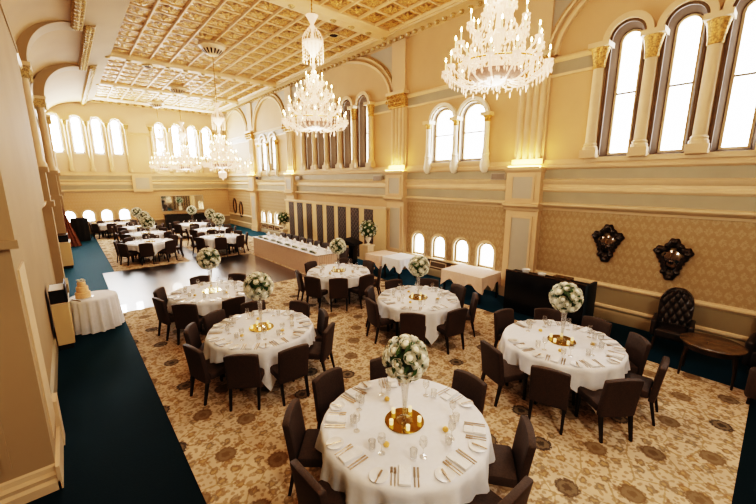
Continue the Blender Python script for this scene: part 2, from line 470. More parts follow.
# dado, chair rail, skirting
def band(mt, x_out, z0, z1, rs, prof=None):
    mb = MB()
    for a, b in rs: mb.box(XR-x_out, XR+.0, a, b, z0, z1)
    return trim(mb, mt)
def moulded(mt, rs, prof, axis='y'):
    mb = MB()
    for a, b in rs: mb.prism([(XR-p, z) for p, z in prof], 'y', a, b)
    return trim(mb, mt, smooth=True)
low_runs = [(YN, 4.2), (5.1, 9.1), (18.4, 22.4), (23.6, YF)]
plain = [(YN, 4.2), (23.6, YF)]
band('dado', .02, .22, .80, plain)
moulded('cream', plain, [(0,.78),(.03,.78),(.05,.81),(.07,.83),(.07,.86),(.03,.88),(.02,.91),(0,.91)])
moulded('cream', plain, [(0,.30),(.04,.30),(.055,.33),(.045,.37),(.02,.39),(0,.39)])
moulded('dado', low_runs, [(0,0),(.06,0),(.06,.20),(.04,.24),(.02,.26),(0,.26)])
win_runs = [(5.1, 9.1), (18.4, 22.4)]
band('tan', .025, .26, .60, win_runs)
moulded('cream', win_runs, [(0,.57),(.04,.57),(.09,.60),(.09,.64),(.03,.66),(0,.66)])
mb = MB()
for c in small1 + small2: 
    for (h0,h1,z0,z1) in ((c-.36,c+.36,.50,.53),(c-.36,c+.36,.31,.34),(c-.36,c-.33,.34,.50),(c+.33,c+.36,.34,.50)):
        mb.box(XR-.045, XR-.02, h0, h1, z0, z1)
trim(mb, 'cream')

# main entablature along the right wall
ent = [(YN, YF)]
moulded('cream', ent, [(0,2.54),(.03,2.54),(.05,2.60),(.14,2.64),(.17,2.68),(.17,2.72),(.05,2.74),(0,2.74)])
moulded('grey', ent, [(0,2.74),(.05,2.74),(.05,3.00),(0,3.00)])
moulded('cream', ent, [(0,3.00),(.06,3.00),(.10,3.05),(.10,3.10),(.07,3.13),(.07,3.19),(.12,3.24),(.14,3.30),(.06,3.33),(0,3.33)])
moulded('grey', ent, [(0,3.33),(.05,3.33),(.05,3.56),(0,3.56)])
moulded('wall_lt', ent, [(0,3.56),(.06,3.56),(.10,3.60),(.10,3.66),(.06,3.70),(.05,3.80),(0,3.80)])

# frieze band at capital height between pilasters and window groups
def frieze(a, b):
    return (min(a, b), max(a, b))
fr_runs = [frieze(3.28, 4.25), frieze(5.05, 9.15), frieze(9.98, 11.0), frieze(16.45, 17.4), frieze(18.2, 22.6), frieze(23.4, YF), frieze(YN, -1.7)]
moulded('grey', fr_runs, [(0,5.82),(.03,5.82),(.03,6.08),(0,6.08)])
moulded('cream', fr_runs, [(0,6.08),(.04,6.08),(.09,6.14),(.09,6.18),(.03,6.21),(0,6.21)])
moulded('cream', fr_runs, [(0,5.76),(.045,5.76),(.045,5.82),(0,5.82)])

# window mouldings, columns
def column(y, x, r, z0, z1, capz, base='round', mt='cream', capmt='gold', capr=1.6, to=None):
    mb = MB()
    prof = [(r*1.35, z0), (r*1.35, z0+.06), (r*1.15, z0+.09), (r*1.25, z0+.12), (r, z0+.16), (r*.94, z1)]
    mb.lathe(prof, 14, (x, y, 0)); trim(mb, mt, smooth=True)
    mb = MB(); mb.lathe([(r*1.0, z1), (r*1.12, z1+.02), (r*1.1, z1+.10), (r*1.35, z1+(capz-z1)*.6), (r*capr, capz-.05)], 14, (x, y, 0)); trim(mb, capmt, smooth=True)
    mb = MB(); q = r*capr*1.1; mb.box(x-q, x+q*.9, y-q, y+q, capz-.05, capz+.05); trim(mb, 'cream')
for bay, sp in ((bay5a, .95), (bay5b, 1.06)):
    for k in range(6):
        y = bay[0] + sp/2 - sp*k
        column(y, XR-.09, .115, 3.98, 5.72, 6.18)
        mb = MB().box(XR-.24, XR, y-.17, y+.17, 3.80, 3.98); trim(mb, 'wall_lt')
    mb = MB()
    for c in bay: arch_band(mb, c, .34, .46, 6.26, RW, -.12, 0, n=14); 
    trim(mb, 'cream', smooth=True)
    mb = MB()
    for c in bay: arch_band(mb, c, .29, .34, 6.26, RW, -.05, 0, n=14, drop=2.4)
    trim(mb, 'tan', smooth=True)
    mb = MB().box(XR-.10, XR, bay[-1]-sp*.6, bay[0]+sp*.6, 3.72, 3.82); trim(mb, 'cream')
for pr, zt in ((pair1, 5.56), (pair2, 5.90)):
    d = pr[0]-pr[1]; mid = (pr[0]+pr[1])/2
    for k in (-1, 0, 1):
        y = mid + k*(d/2*1.06 if k == 0 else d/2+.53)
        column(y, XR-.09, .085, 3.62, zt-.62, zt-.42, capr=1.6, mt='white')
        mb = MB(); mb.lathe([(.0,3.50),(.07,3.52),(.13,3.62),(.145,3.72),(.12,3.86),(.10,4.02),(.12,4.05),(.10,4.09),(.085,4.2)], 14, (XR-.09, y, 0)); trim(mb, 'white', smooth=True)
    mb = MB()
    for c in pr:
        arch_band(mb, c, .47, .56, zt-.43, RW, -.10, 0, n=16)
    trim(mb, 'white', smooth=True)
    mb = MB()
    for c in pr: arch_band(mb, c, .42, .46, zt-.43, RW, -.05, 0, n=16, drop=1.2)
    trim(mb, 'cream', smooth=True)
    mb = MB().box(XR-.09, XR, mid-d, mid+d, 3.76, 3.86); trim(mb, 'cream')

# pilasters: pedestal with grey panel, light shelf, flutes, capital
for i, p in enumerate(PIL):
    mb = MB()
    mb.box(XR-.20, XR, p-.45, p+.45, 0, 2.58); mb.box(XR-.24, XR, p-.48, p+.48, 0, .30)
    mb.box(XR-.26, XR, p-.47, p+.47, 2.58, 3.58)
    for s in (-1, 1):                                   # panel borders
        mb.box(XR-.225, XR-.20, p+s*.29-.03, p+s*.29+.03, .70, 2.35); mb.box(XR-.285, XR-.26, p+s*.30-.03, p+s*.30+.03, 2.76, 3.44)
    mb.box(XR-.225, XR-.20, p-.26, p+.26, 2.29, 2.35); mb.box(XR-.225, XR-.20, p-.26, p+.26, .70, .76)
    mb.box(XR-.285, XR-.26, p-.27, p+.27, 2.76, 2.82); mb.box(XR-.285, XR-.26, p-.27, p+.27, 3.38, 3.44)
    mb.prism([(XR-q, z) for q, z in [(0,2.50),(.24,2.50),(.27,2.56),(.36,2.62),(.36,2.68),(.26,2.70),(0,2.70)]], 'y', p-.50, p+.50)
    mb.prism([(XR-q, z) for q, z in [(0,3.50),(.28,3.50),(.34,3.56),(.34,3.62),(0,3.62)]], 'y', p-.50, p+.50)
    trim(mb, 'wall_lt')
    mb = MB(); mb.box(XR-.21, XR-.19, p-.26, p+.26, .76, 2.29); mb.box(XR-.27, XR-.25, p-.27, p+.27, 2.82, 3.38); trim(mb, 'greypanel')
    # upper shaft of round flutes
    mb = MB(); mb.box(XR-.06, XR, p-.40, p+.40, 3.62, 5.84); trim(mb, 'wall_lt')
    mb = MB()
    for k in range(4):
        y = p - .27 + .18*k
        mb.lathe([(.085,3.84),(.07,3.88),(.07,5.78),(.05,5.82)], 12, (XR-.06, y, 0))
    trim(mb, 'cream', smooth=True)
    mb = MB(); mb.box(XR-.14, XR, p-.42, p+.42, 3.70, 3.84); trim(mb, 'wall_lt')
    # capital
    mb = MB()
    mb.prism([(XR-q, z) for q, z in [(0,5.82),(.15,5.82),(.17,5.90),(.20,6.10),(.26,6.24),(0,6.24)]], 'y', p-.42, p+.42)
    for k in range(5):
        y = p-.36+.18*k
        for z in (5.90, 6.03, 6.16): mb.octa((XR-.21-(z-5.9)*.2, y+(.09 if z == 6.03 else 0), z), .06, .07)
    trim(mb, 'gold', smooth=False)
    mb = MB().box(XR-.28, XR, p-.46, p+.46, 6.24, 6.34); trim(mb, 'cream')
    mb = MB().box(XR-.10, XR, p-.33, p+.33, 6.34, 8.0)
    trim(mb, 'wall_lt')

# big lunette mouldings over the five-window bays, with grey spandrels
def lunette(c, hw, rise, zs):
    mb = MB(); n = 40
    def ring(r0, r1, d0, d1):
        b = len(mb.v)
        for k in range(n+1):
            a = pi*k/n
            for r, d in ((r0, d0), (r0, d1), (r1, d1), (r1, d0)):
                mb.v.append(RW(c+(hw+r)*cos(a), zs+(rise+r)*sin(a), d))
        for i in range(n):
            for k in range(4):
                k2 = (k+1) % 4; mb.f.append((b+4*i+k, b+4*i+k2, b+4*(i+1)+k2, b+4*(i+1)+k))
    ring(0, .09, -.10, 0); ring(.20, .26, -.10, 0)
    trim(mb, 'cream', smooth=True)
    mb = MB(); ring(.26, .30, -.07, 0); trim(mb, 'gold_dark', smooth=True)
    for s in (-1, 1):
        mb = MB(); top = 7.95; pts = []
        ye = hw+.42
        for k in range(18):
            a = k/17*pi*.47
            y, z = (hw+.36)*cos(a), zs+(rise+.36)*sin(a)
            if z < top and z > 6.5 and y < ye: pts.append((y, z))
        pts = [(ye, 6.55)] + pts + [(pts[-1][0]-.05, top), (ye, top)]
        poly = [RW(c+s*y, z, -.02) for y, z in pts]
        mb.add(poly, [tuple(range(len(poly)))]); trim(mb, 'greypanel')
lunette(.80, 3.32, 1.78, 6.25); lunette(13.7, 3.62, 1.78, 6.25); lunette(20.4, 1.95, 1.62, 6.25); lunette(25.75, 2.0, 1.62, 6.25)

# ceiling cornice on the right, with egg blocks
mb = MB(); mb.prism([(XR, 8.02), (XR-.10, 8.02), (XR-.16, 8.08), (XR-.30, 8.10), (XR-.45, 8.05), (8.72, 7.98), (8.60, 7.92), (8.60, ZC), (XR, ZC)], 'y', YN, YF); trim(mb, 'cream', smooth=True)
mb = MB()
y = -3.0
while y < YF-.3:
    mb.lathe([(.0,-.07),(.05,-.06),(.08,0),(.06,.05),(.02,.06)], 8, (XR-.20, y, 8.03)); y += .30
trim(mb, 'gold_dark', smooth=True)

# ---------------- far wall
farw = [0.0, .97, 1.92, 2.87] + [5.22, 6.22, 7.2, 8.15]
fars = [0.0, .90, 1.80, 2.72]
holes = []
for c in farw: holes.append(window(c, .25, 4.88, 7.00, .175, .16, FW, rail=[6.05], gz0=4.98, mt='pane_far'))
for c in fars: holes.append(window(c, .30, .76, 1.50, .26, .06, FW, mt='pane_low', gz0=.82))
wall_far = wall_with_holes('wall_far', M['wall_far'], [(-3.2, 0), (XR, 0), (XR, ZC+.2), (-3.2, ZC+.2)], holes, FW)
mb = MB()
for c in farw: arch_band(mb, c, .30, .39, 6.75, FW, -.10, 0, n=12)
trim(mb, 'cream', smooth=True)
mb = MB()
for c in fars: arch_band(mb, c, .30, .38, 1.20, FW, -.05, 0, n=12, drop=.44)
trim(mb, 'cream', smooth=True)
for grp in (farw[:4], farw[4:]):
    for k in range(5):
        x = grp[0]-.48+.965*k
        if x < -.4: continue
        mb = MB(); mb.lathe([(.15,3.82),(.15,3.95),(.10,4.05),(.095,6.45)], 12, (x, YF-.06, 0)); trim(mb, 'cream', smooth=True)
        mb = MB(); mb.lathe([(.10,6.45),(.11,6.5),(.16,6.72)], 12, (x, YF-.06, 0)); trim(mb, 'gold_dark', smooth=True)
        mb = MB().box(x-.19, x+.19, YF-.22, YF, 6.72, 6.80); trim(mb, 'cream')
def fprism(mt, x0, x1, prof):
    mb = MB().prism([(YF-p, z) for p, z in prof], 'x', x0, x1); return trim(mb, mt, smooth=True)
fprism('cream', XL, XR, [(0,2.56),(.05,2.60),(.14,2.64),(.17,2.70),(.05,2.74),(0,2.74)])
fprism('grey', XL, XR, [(0,2.74),(.05,2.74),(.05,3.00),(0,3.00)])
fprism('cream', XL, XR, [(0,3.00),(.06,3.00),(.10,3.08),(.07,3.19),(.14,3.28),(.06,3.33),(0,3.33)])
fprism('grey', XL, XR, [(0,3.33),(.05,3.33),(.05,3.56),(0,3.56)])
fprism('cream', XL, XR, [(0,3.56),(.06,3.56),(.10,3.60),(.10,3.68),(.05,3.80),(0,3.80)])
fprism('cream', 3.2, 4.7, [(0,6.10),(.06,6.10),(.10,6.2),(.04,6.3),(0,6.3)])
fprism('cream', XL, XR, [(0,.60),(.04,.60),(.07,.64),(.07,.70),(0,.72)])
fprism('dado', XL, XR, [(0,0),(.06,0),(.06,.22),(.02,.26),(.02,.60),(0,.60)])
mb = MB(); mb.box(3.35, 4.45, YF-.16, YF, 3.80, 6.10); mb.box(3.35, 4.45, YF-.22, YF, 2.56, 3.62); trim(mb, 'wall_lt')
mb = MB(); mb.box(3.52, 4.28, YF-.235, YF-.20, 2.74, 3.46); trim(mb, 'greypanel')
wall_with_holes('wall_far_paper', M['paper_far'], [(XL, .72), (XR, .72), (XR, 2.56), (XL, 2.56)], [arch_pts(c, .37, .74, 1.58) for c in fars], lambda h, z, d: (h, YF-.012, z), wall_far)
# ceiling cornice at the far wall
mb = MB(); mb.prism([(YF, 7.86), (YF-.1, 7.86), (YF-.3, 7.98), (YF-.55, 7.96), (YF-.85, 7.92), (YF-.85, ZC), (YF, ZC)], 'x', .9, XR); trim(mb, 'cream', smooth=True)
mb = MB(); x = 1.1
while x < 9.2: mb.lathe([(.0,-.10),(.08,-.07),(.10,0),(.06,.09)], 8, (x, YF-.30, 7.96)); x += .42
trim(mb, 'gold_dark', smooth=True)

# ---------------- left side: wall, pilasters, cove with ribs, big pier beside the camera
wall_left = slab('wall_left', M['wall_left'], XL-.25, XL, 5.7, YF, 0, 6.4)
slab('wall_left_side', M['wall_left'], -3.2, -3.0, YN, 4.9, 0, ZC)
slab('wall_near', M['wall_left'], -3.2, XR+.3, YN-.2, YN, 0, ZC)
def lprism(mt, prof, y0, y1):
    mb = MB().prism([(XL+p, z) for p, z in prof], 'y', y0, y1); return trim(mb, mt, smooth=True)
lprism('cream', [(0,6.12),(.10,6.12),(.14,6.18),(.14,6.26),(.06,6.32),(0,6.32)], 12.2, YF)
lprism('grey', [(0,5.82),(.08,5.82),(.08,6.12),(0,6.12)], 12.2, YF)
lprism('cream', [(0,2.56),(.05,2.60),(.10,2.64),(.12,2.72),(0,2.74)], 12.2, YF)
lprism('cream', [(0,3.56),(.08,3.60),(.08,3.68),(0,3.80)], 12.2, YF)
lprism('dado', [(0,0),(.04,0),(.04,.26),(0,.30)], 5.8, YF)
for (y, xo) in ((14.0, -.33), (19.0, -.17), (24.0, -.12)):
    mb = MB(); mb.box(XL, xo-.02, y-.4, y+.4, 0, 3.6); mb.box(XL, xo+.03, y-.45, y+.45, 0, .3); mb.box(XL, xo+.05, y-.45, y+.45, 2.56, 2.72); mb.box(XL, xo+.05, y-.45, y+.45, 3.52, 3.66); trim(mb, 'wall_left')
    mb = MB(); mb.lathe([(.17,3.66),(.17,3.76),(.12,3.86),(.11,5.95)], 12, (xo-.13, y-.18, 0)); mb.lathe([(.17,3.66),(.17,3.76),(.12,3.86),(.11,5.95)], 12, (xo-.13, y+.18, 0)); trim(mb, 'wall_lt', smooth=True)
    mb = MB(); mb.prism([(XL, 5.95), (xo, 5.95), (xo+.06, 6.24), (XL, 6.24)], 'y', y-.36, y+.36)
    for k in range(4):
        for z in (6.0, 6.14): mb.octa((xo+.03, y-.27+.18*k, z), .05, .07)
    trim(mb, 'gold_dark')
    mb = MB().box(XL, xo+.08, y-.42, y+.42, 6.24, 6.34); trim(mb, 'cream')
# cove: one smooth quarter-ellipse vault per bay, stepping out a little bay by bay
PL = lambda x: 7.53+(x-.70)*.32
bays = [(YN, 4.6, .62, PL(.62)), (4.6, 14.0, .78, PL(.78)), (14.0, 19.0, 1.08, PL(1.08)), (19.0, YF, 1.40, PL(1.40))]
mb = MB()
for (y0, y1, xt, zt) in bays:
    b = len(mb.v); n = 20; x0 = XL if y0 > 4 else -3.0
    for yy in (y0, y1):
        for k in range(n+1):
            a = pi/2*k/n
            mb.v.append((xt-(xt-x0)*cos(a), yy, 6.3+(zt-6.3)*sin(a)))
    for k in range(n): mb.f.append((b+k, b+k+1, b+n+1+k+1, b+n+1+k))
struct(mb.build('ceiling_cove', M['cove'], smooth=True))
mb = MB()
for (y, xo, xt, zt) in ((14.0, -.31, .78, 7.54), (19.0, -.12, 1.08, 7.58)):
    b = len(mb.v); n = 20
    for yy in (y-.35, y+.35):
        for rr in (0, .30):
            for k in range(n+1):
                a = pi/2*k/n
                mb.v.append((xt-(xt-xo)*cos(a) - rr*cos(a), yy, 6.34+(zt-6.34)*sin(a) + rr*sin(a)))
    N = n+1
    for k in range(n):
        mb.f.append((b+k, b+k+1, b+N+k+1, b+N+k)); mb.f.append((b+2*N+k, b+2*N+k+1, b+3*N+k+1, b+3*N+k)); mb.f.append((b+k, b+k+1, b+2*N+k+1, b+2*N+k))
struct(mb.build('ceiling_rib', M['wall_left'], smooth=True, angle=40))
# egg-and-dart strip and sloping plaster margin up to the coffers
for i, (y0, y1, xt, zt) in enumerate(bays):
    mb = MB(); mb.prism([(xt-.05, zt-.05), (xt+.20, PL(xt+.2)-.05), (xt+.24, PL(xt+.24)), (1.95, PL(1.95)), (1.95, ZC+.1), (xt-.1, ZC+.1), (xt-.1, zt+.02)], 'y', y0, y1); trim(mb, 'wall_left')
    mb = MB(); y = max(y0, 4.7)
    while y < y1:
        mb.lathe([(.0,-.09),(.07,-.07),(.095,0),(.07,.07)], 6, (xt+.03, y, zt-.06)); mb.lathe([(.0,-.05),(.04,-.04),(.05,.03)], 6, (xt+.15, y+.13, zt-.05)); y += .26
    trim(mb, 'gold_dark', smooth=True)
# big pier beside the camera
mb = MB(); mb.box(-3.0, -.47, 4.80, 5.75, 0, 2.70); mb.box(-3.0, -.42, 4.74, 12.0, 2.70, 6.15); mb.box(-3.0, -.40, 4.70, 12.1, 6.15, 6.30); mb.box(-3.0, -.5, 4.85, 5.75, 6.42, 7.6)
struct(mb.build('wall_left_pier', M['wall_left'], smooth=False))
mb = MB(); mb.prism([(4.80,0),(4.72,0),(4.72,.10),(4.75,.13),(4.74,.18),(4.77,.21),(4.78,.26),(4.80,.28)], 'x', -3.0, -.45)
mb.box(-.47, -.435, 4.72, 5.80, 0, .28); mb.box(-.47, -.42, 5.55, 5.80, 0, .62); trim(mb, 'wall_lt')
mb = MB()
mb.box(-3.0, -.78, 4.775, 4.80, 2.38, 2.44); mb.box(-.84, -.78, 4.775, 4.80, .40, 2.44); mb.box(-3.0, -.40, 4.70, 4.76, 2.66, 2.74); trim(mb, 'wall_left')
mb = MB(); mb.box(-3, -.52, 4.70, 4.74, 2.92, 5.9); trim(mb, 'wall')
mb = MB().box(-.47, -.455, 5.0, 5.55, .45, 2.4); trim(mb, 'wall_lt')

# ---------------- ceiling: coffers between ribs
CX0, CX1, NX = 1.87, 8.62, 10
ceiling = slab('ceiling', M['coffer'], CX0-.1, CX1+.1, YN, YF, ZC, ZC+.15)
slab('ceiling_above_cove', M['wall_left'], -3.2, CX0, YN, YF, ZC+.1, ZC+.2)
main_y = [-1.2, 4.65, 9.57, 17.8, 23.0]
mb = MB()
for y in main_y + [27.2]:
    mb.prism([(y-.36, ZC), (y-.36, ZB+.04), (y-.30, ZB), (y-.16, ZB-.05), (y+.16, ZB-.05), (y+.30, ZB), (y+.36, ZB+.04), (y+.36, ZC)], 'x', CX0, CX1)
struct(mb.build('ceiling_beam', M['rib'], smooth=False))
dx = (CX1-CX0)/NX
mb = MB(); gl = MB()
for k in range(NX+1):
    x = CX0+dx*k; w = .035 if 0 < k < NX else .11
    mb.prism([(x-w, ZC), (x-w, ZB+.08), (x-w*.6, ZB+.03), (x+w*.6, ZB+.03), (x+w, ZB+.08), (x+w, ZC)], 'y', YN, YF-.8)
ycells = []
ys = main_y + [27.2]
for a, b in zip(ys[:-1], ys[1:]):
    n = round((b-a-.72)/.69); d = (b-a-.72)/n
    for j in range(n+1):
        y = a+.36+d*j
        if 0 < j < n: mb.prism([(y-.03, ZC), (y-.03, ZB+.09), (y-.02, ZB+.07), (y+.02, ZB+.07), (y+.03, ZB+.09), (y+.03, ZC)], 'x', CX0, CX1)
        if j < n: ycells.append(y+d/2)
struct(mb.build('ceiling_ribs', M['rib'], ceiling, smooth=False))
ro = MB()
for y in ycells:
    if y < 3: continue
    for k in range(NX):
        x = CX0+dx*(k+.5)
        for j in range(8):
            a = 2*pi*j/8; r = .15
            px, py = x+r*cos(a), y+r*sin(a)
            q = [(x, y, ZC-.07), (px-.055*sin(a), py+.055*cos(a), ZC-.05), (x+.25*cos(a), y+.25*sin(a), ZC-.015), (px+.055*sin(a), py-.055*cos(a), ZC-.05)]
            ro.add(q, [(0,1,2,3)])
        ro.octa((x, y, ZC-.06), .06, .05)
struct(ro.build('ceiling_rosettes', M['gold'], ceiling, smooth=False), 'stuff')
# flower bosses along the main beams
mb = MB()
for y in main_y:
    if y < 3: continue
    for k in range(NX+1):
        mb.lathe([(.0,-.06),(.05,-.05),(.10,-.015),(.11,0)], 8, (CX0+dx*k, y, ZB-.05))
struct(mb.build('ceiling_bosses', M['gold_dark'], ceiling, smooth=True), 'stuff')

# ------------------------------------------------------------------ small wall & ceiling things
for i, (y, z, where) in enumerate(((16.95, 3.42, 'third'), (10.62, 3.38, 'second'), (5.42, 3.40, 'first'), (22.15, 3.44, 'fourth'))):
    t = thing('wall_speaker', 'small grey wall speaker on the cornice beside the %s fluted pilaster' % where, 'speaker', (XR-.03, y, z), group='grey wall speakers')
    MB().rbox(-.16, -.02, -.24, .24, -.10, .10, .015).build('speaker_case', M['speaker'], t)
    MB().box(-.168, -.16, -.20, .20, -.07, .07).build('speaker_grille', M['slot'] if i == 3 else M['bar'], t)
    MB().box(-.02, .03, -.05, .05, -.04, .04).build('bracket', M['slot'], t)
for x, y, nm in ((7.15, 10.35, 'above the hanging crystal lights by the middle beam'), (3.2, 18.0, 'beside the second cross beam')):
    t = thing('ceiling_vent', 'small dark round ceiling vent ' + nm, 'vent', (x, y, ZB-.06), group='ceiling vents')
    MB().lathe([(.20,0),(.20,-.03),(.14,-.045),(.13,-.02),(.0,-.02)], 14).build('vent_ring', M['gold_dark'], t)
    v = MB()
    for k in range(-2, 3): v.box(-.12, .12, k*.05-.014, k*.05+.014, -.04, -.022)
    v.build('vent_slats', M['slot'], t)

# uplights on the pilaster shelves
for i, p in enumerate(PIL):
    nm = ('first', 'second', 'third', 'fourth')[i]
    t = thing('pilaster_uplight', 'glowing yellow strip light at the foot of the %s fluted pilaster' % nm, 'light', (XR-.22, p, 3.62), group='pilaster uplights')
    MB().rbox(-.10, .04, -.42, .42, 0, .05, .012).build('lamp_strip', M['uplight'], t)
    MB().box(-.115, -.10, -.43, .43, 0, .02).build('tray_lip', M['cream'], t)
    l = bpy.data.lights.new('uplight_lamp', 'AREA'); l.shape = 'RECTANGLE'; l.size = .12; l.size_y = .8; l.energy = 11 if i < 3 else 5; l.color = (1, .60, .17)
    lo = bpy.data.objects.new('uplight_lamp', l); COL.objects.link(lo); lo.location = (XR-.26, p, 3.71); lo.rotation_euler = (pi, radians(12), 0)
# half-shade uplighter on the pier beside the camera
t = thing('wall_uplighter', 'glowing yellow half-shade wall light on the big cream pier', 'light', (-.58, 4.70, 4.22))
MB().prism([(-.20,0),(.20,0),(.14,.30),(-.14,.30)], 'y', -.16, 0).build('lamp_shade', M['uplight'], t)
MB().box(-.05, .05, -.04, 0, -.08, .0).build('bracket', M['brass'], t)

# ornate dark mirrors on the right wall
def ornate(y, z, label, sc=1.0):
    t = thing('ornate_mirror', label, 'mirror', (XR-.013, y, z), group='carved wall mirrors')
    out = []; N = 72
    for k in range(N):
        a = 2*pi*k/N
        # outline: crest on top, ears at the shoulders, tapering foot
        r = .30 + .12*max(0, cos(a-pi/2))**10*1.2 + .13*max(0, cos(a-radians(28)))**16 + .13*max(0, cos(a-radians(152)))**16
        r += .16*max(0, cos(a+pi/2))**6 + .018*cos(a*18)
        r -= .05*max(0, cos(a+radians(30)))**4 + .05*max(0, cos(a+radians(150)))**4
        out.append((r*cos(a)*.92*sc, r*sin(a)*1.08*sc))
    mb = MB(); b = 0
    rings = [(1, 0), (1, -.05), (.86, -.09), (.62, -.085), (.56, -.05)]
    for s, d in rings:
        for h, zz in out: mb.v.append((d, h*s, zz*s))
    for i in range(len(rings)-1):
        for k in range(N): mb.f.append((i*N+k, i*N+(k+1) % N, (i+1)*N+(k+1) % N, (i+1)*N+k))
    mb.build('carved_frame', M['carved'], t, angle=60)
    mb = MB(); R = 8
    mb.v.append((-.09, 0, -.02*sc))
    for i in range(1, R+1):
        for k in range(24):
            a = 2*pi*k/24; q = i/R
            mb.v.append((-.09+.045*q*q, .175*sc*q*cos(a), -.02*sc+.23*sc*q*sin(a)*(1+.0)))
    for k in range(24): mb.f.append((0, 1+k, 1+(k+1) % 24))
    for i in range(R-1):
        for k in range(24): mb.f.append((1+i*24+k, 1+i*24+(k+1) % 24, 1+(i+1)*24+(k+1) % 24, 1+(i+1)*24+k))
    mb.build('mirror_glass', M['darkmirror'], t)
    for (dy, dz, r) in ((0,.40,.07),(.26,.14,.06),(-.26,.14,.06),(0,-.42,.06),(.13,-.30,.05),(-.13,-.30,.05),(.12,.30,.05),(-.12,.30,.05)):
        MB().lathe([(0,-r),(r*.7,-r*.7),(r,0),(r*.7,r*.7),(0,r)], 8).build('carved_boss', M['carved'], t, loc=(-.08, dy*sc, dz*sc))
ornate(2.60, 1.86, 'ornate black carved mirror on the gold wallpaper above the black counter', .92)
ornate(1.38, 1.68, 'ornate black carved mirror on the gold wallpaper behind the tufted armchair', .92)
for y, z, lab in ((26.9, 1.45, 'dark oval gilt mirror in the far corner, closer to the end wall'), (25.7, 1.25, 'dark oval gilt mirror near the far corner, closer to the pilaster')):
    t = thing('oval_mirror', lab, 'mirror', (XR-.013, y, z), group='oval mirrors')
    mb = MB(); N = 24
    for s, d in ((1,0),(1,-.05),(.75,-.06),(.7,-.03)):
        for k in range(N): mb.v.append((d, .34*s*cos(2*pi*k/N), .58*s*sin(2*pi*k/N)))
    for i in range(3):
        for k in range(N): mb.f.append((i*N+k, i*N+(k+1) % N, (i+1)*N+(k+1) % N, (i+1)*N+k))
    mb.build('oval_frame', M['carved'], t)
    mb = MB(); mb.add([(-.03, .24*cos(2*pi*k/N), .41*sin(2*pi*k/N)) for k in range(N)], [tuple(range(N))]); mb.build('mirror_glass', M['mirror'], t)

# long mirror on the far wall
t = thing('wall_mirror', 'long frameless-looking horizontal mirror on the far end wall', 'mirror', (6.2, YF-.02, 1.72))
MB().box(-1.32, 1.32, -.05, -.01, -.50, .50).build('mirror_glass', M['mirror'], t, smooth=False)
mb = MB(); mb.box(-1.36,1.36,-.055,.0,.50,.54); mb.box(-1.36,1.36,-.055,.0,-.54,-.50); mb.box(-1.36,-1.32,-.055,0,-.5,.5); mb.box(1.32,1.36,-.055,0,-.5,.5); mb.box(-.46,-.43,-.056,-.045,-.5,.5)
mb.build('mirror_frame', M['greypanel'], t, smooth=False)

# ------------------------------------------------------------------ lattice screen behind the head table
t = thing('panelled_screen', 'long cream folding screen with dark lattice strips behind the bridal table', 'screen', (9.08, 14.4, 0))
MB().box(0, .10, -4.45, 3.75, .0, 2.20).build('screen_frame', M['sign'], t, smooth=False)
MB().box(-.04, .12, -4.50, 3.80, 2.20, 2.29).build('top_rail', M['cream'], t, smooth=False)
for (a, b) in ((18.40,17.83),(17.46,16.85),(16.46,15.92),(15.46,14.91),(14.55,13.91),(13.59,12.96),(12.6,12.01),(11.65,11.07)):
    k = 9.08/9.4; a *= k; b *= k
    MB().box(-.012, .0, b-14.4, a-14.4, .10, 2.16).build('lattice_panel', M['lattice'], t, smooth=False).location = (0, 0, 0)

# ------------------------------------------------------------------ chairs
def make_chair():
    t = thing('dining_chair', 'x', 'chair')
    MB().rbox(-.20, .24, -.235, .235, .36, .475, .03, 2).build('seat', M['chair'], t)
    def warp(co):
        x, y, z = co
        q = (z-.33)/.53
        x = x - .05*q - .02*q*q + .03*(1-(y/.24)**2)*-.6
        if z > .7: z += .028*(1-(y/.235)**2)*min(1, (z-.7)/.14)
        return (x, y, z)
    mb = MB(); bm = bmesh.new(); bmesh.ops.create_cube(bm, size=1)
    for v in bm.verts: v.co = Vector((-.225+v.co.x*.075, v.co.y*.475, .595+v.co.z*.53))
    bmesh.ops.subdivide_edges(bm, edges=[e for e in bm.edges if abs((e.verts[0].co-e.verts[1].co).y) > .1 or abs((e.verts[0].co-e.verts[1].co).z) > .1], cuts=6, use_grid_fill=True)
    bmesh.ops.bevel(bm, geom=[e for e in bm.edges if len(e.link_faces) == 2 and e.calc_face_angle(0) > 1], offset=.018, segments=2, affect='EDGES', profile=.5)
    mb.bm(bm, warp); mb.build('backrest', M['chair'], t)
    for sx, sy in ((1,1),(1,-1),(-1,1),(-1,-1)):
        mb = MB(); x0 = .205 if sx > 0 else -.225; xf = .215 if sx > 0 else -.30
        y0 = sy*.20
        a, b = .022, .015
        mb.add([(x0-a,y0-a,.37),(x0+a,y0-a,.37),(x0+a,y0+a,.37),(x0-a,y0+a,.37),(xf-b,y0-b,0),(xf+b,y0-b,0),(xf+b,y0+b,0),(xf-b,y0+b,0)],
               [(0,1,2,3),(7,6,5,4),(0,4,5,1),(1,5,6,2),(2,6,7,3),(3,7,4,0)])
        mb.build('leg', M['leg'], t, smooth=False)
    return t
CHAIR = make_chair(); KIDS[CHAIR.name] = list(CHAIR.children); USED = [False]
def put_chair(x, y, rz, label, group):
    if not USED[0]:
        USED[0] = True; CHAIR.location = (x, y, .008); CHAIR.rotation_euler.z = rz; CHAIR['label'] = label; CHAIR['group'] = group
        return CHAIR
    return dup(CHAIR, (x, y, .008), rz, label, group)

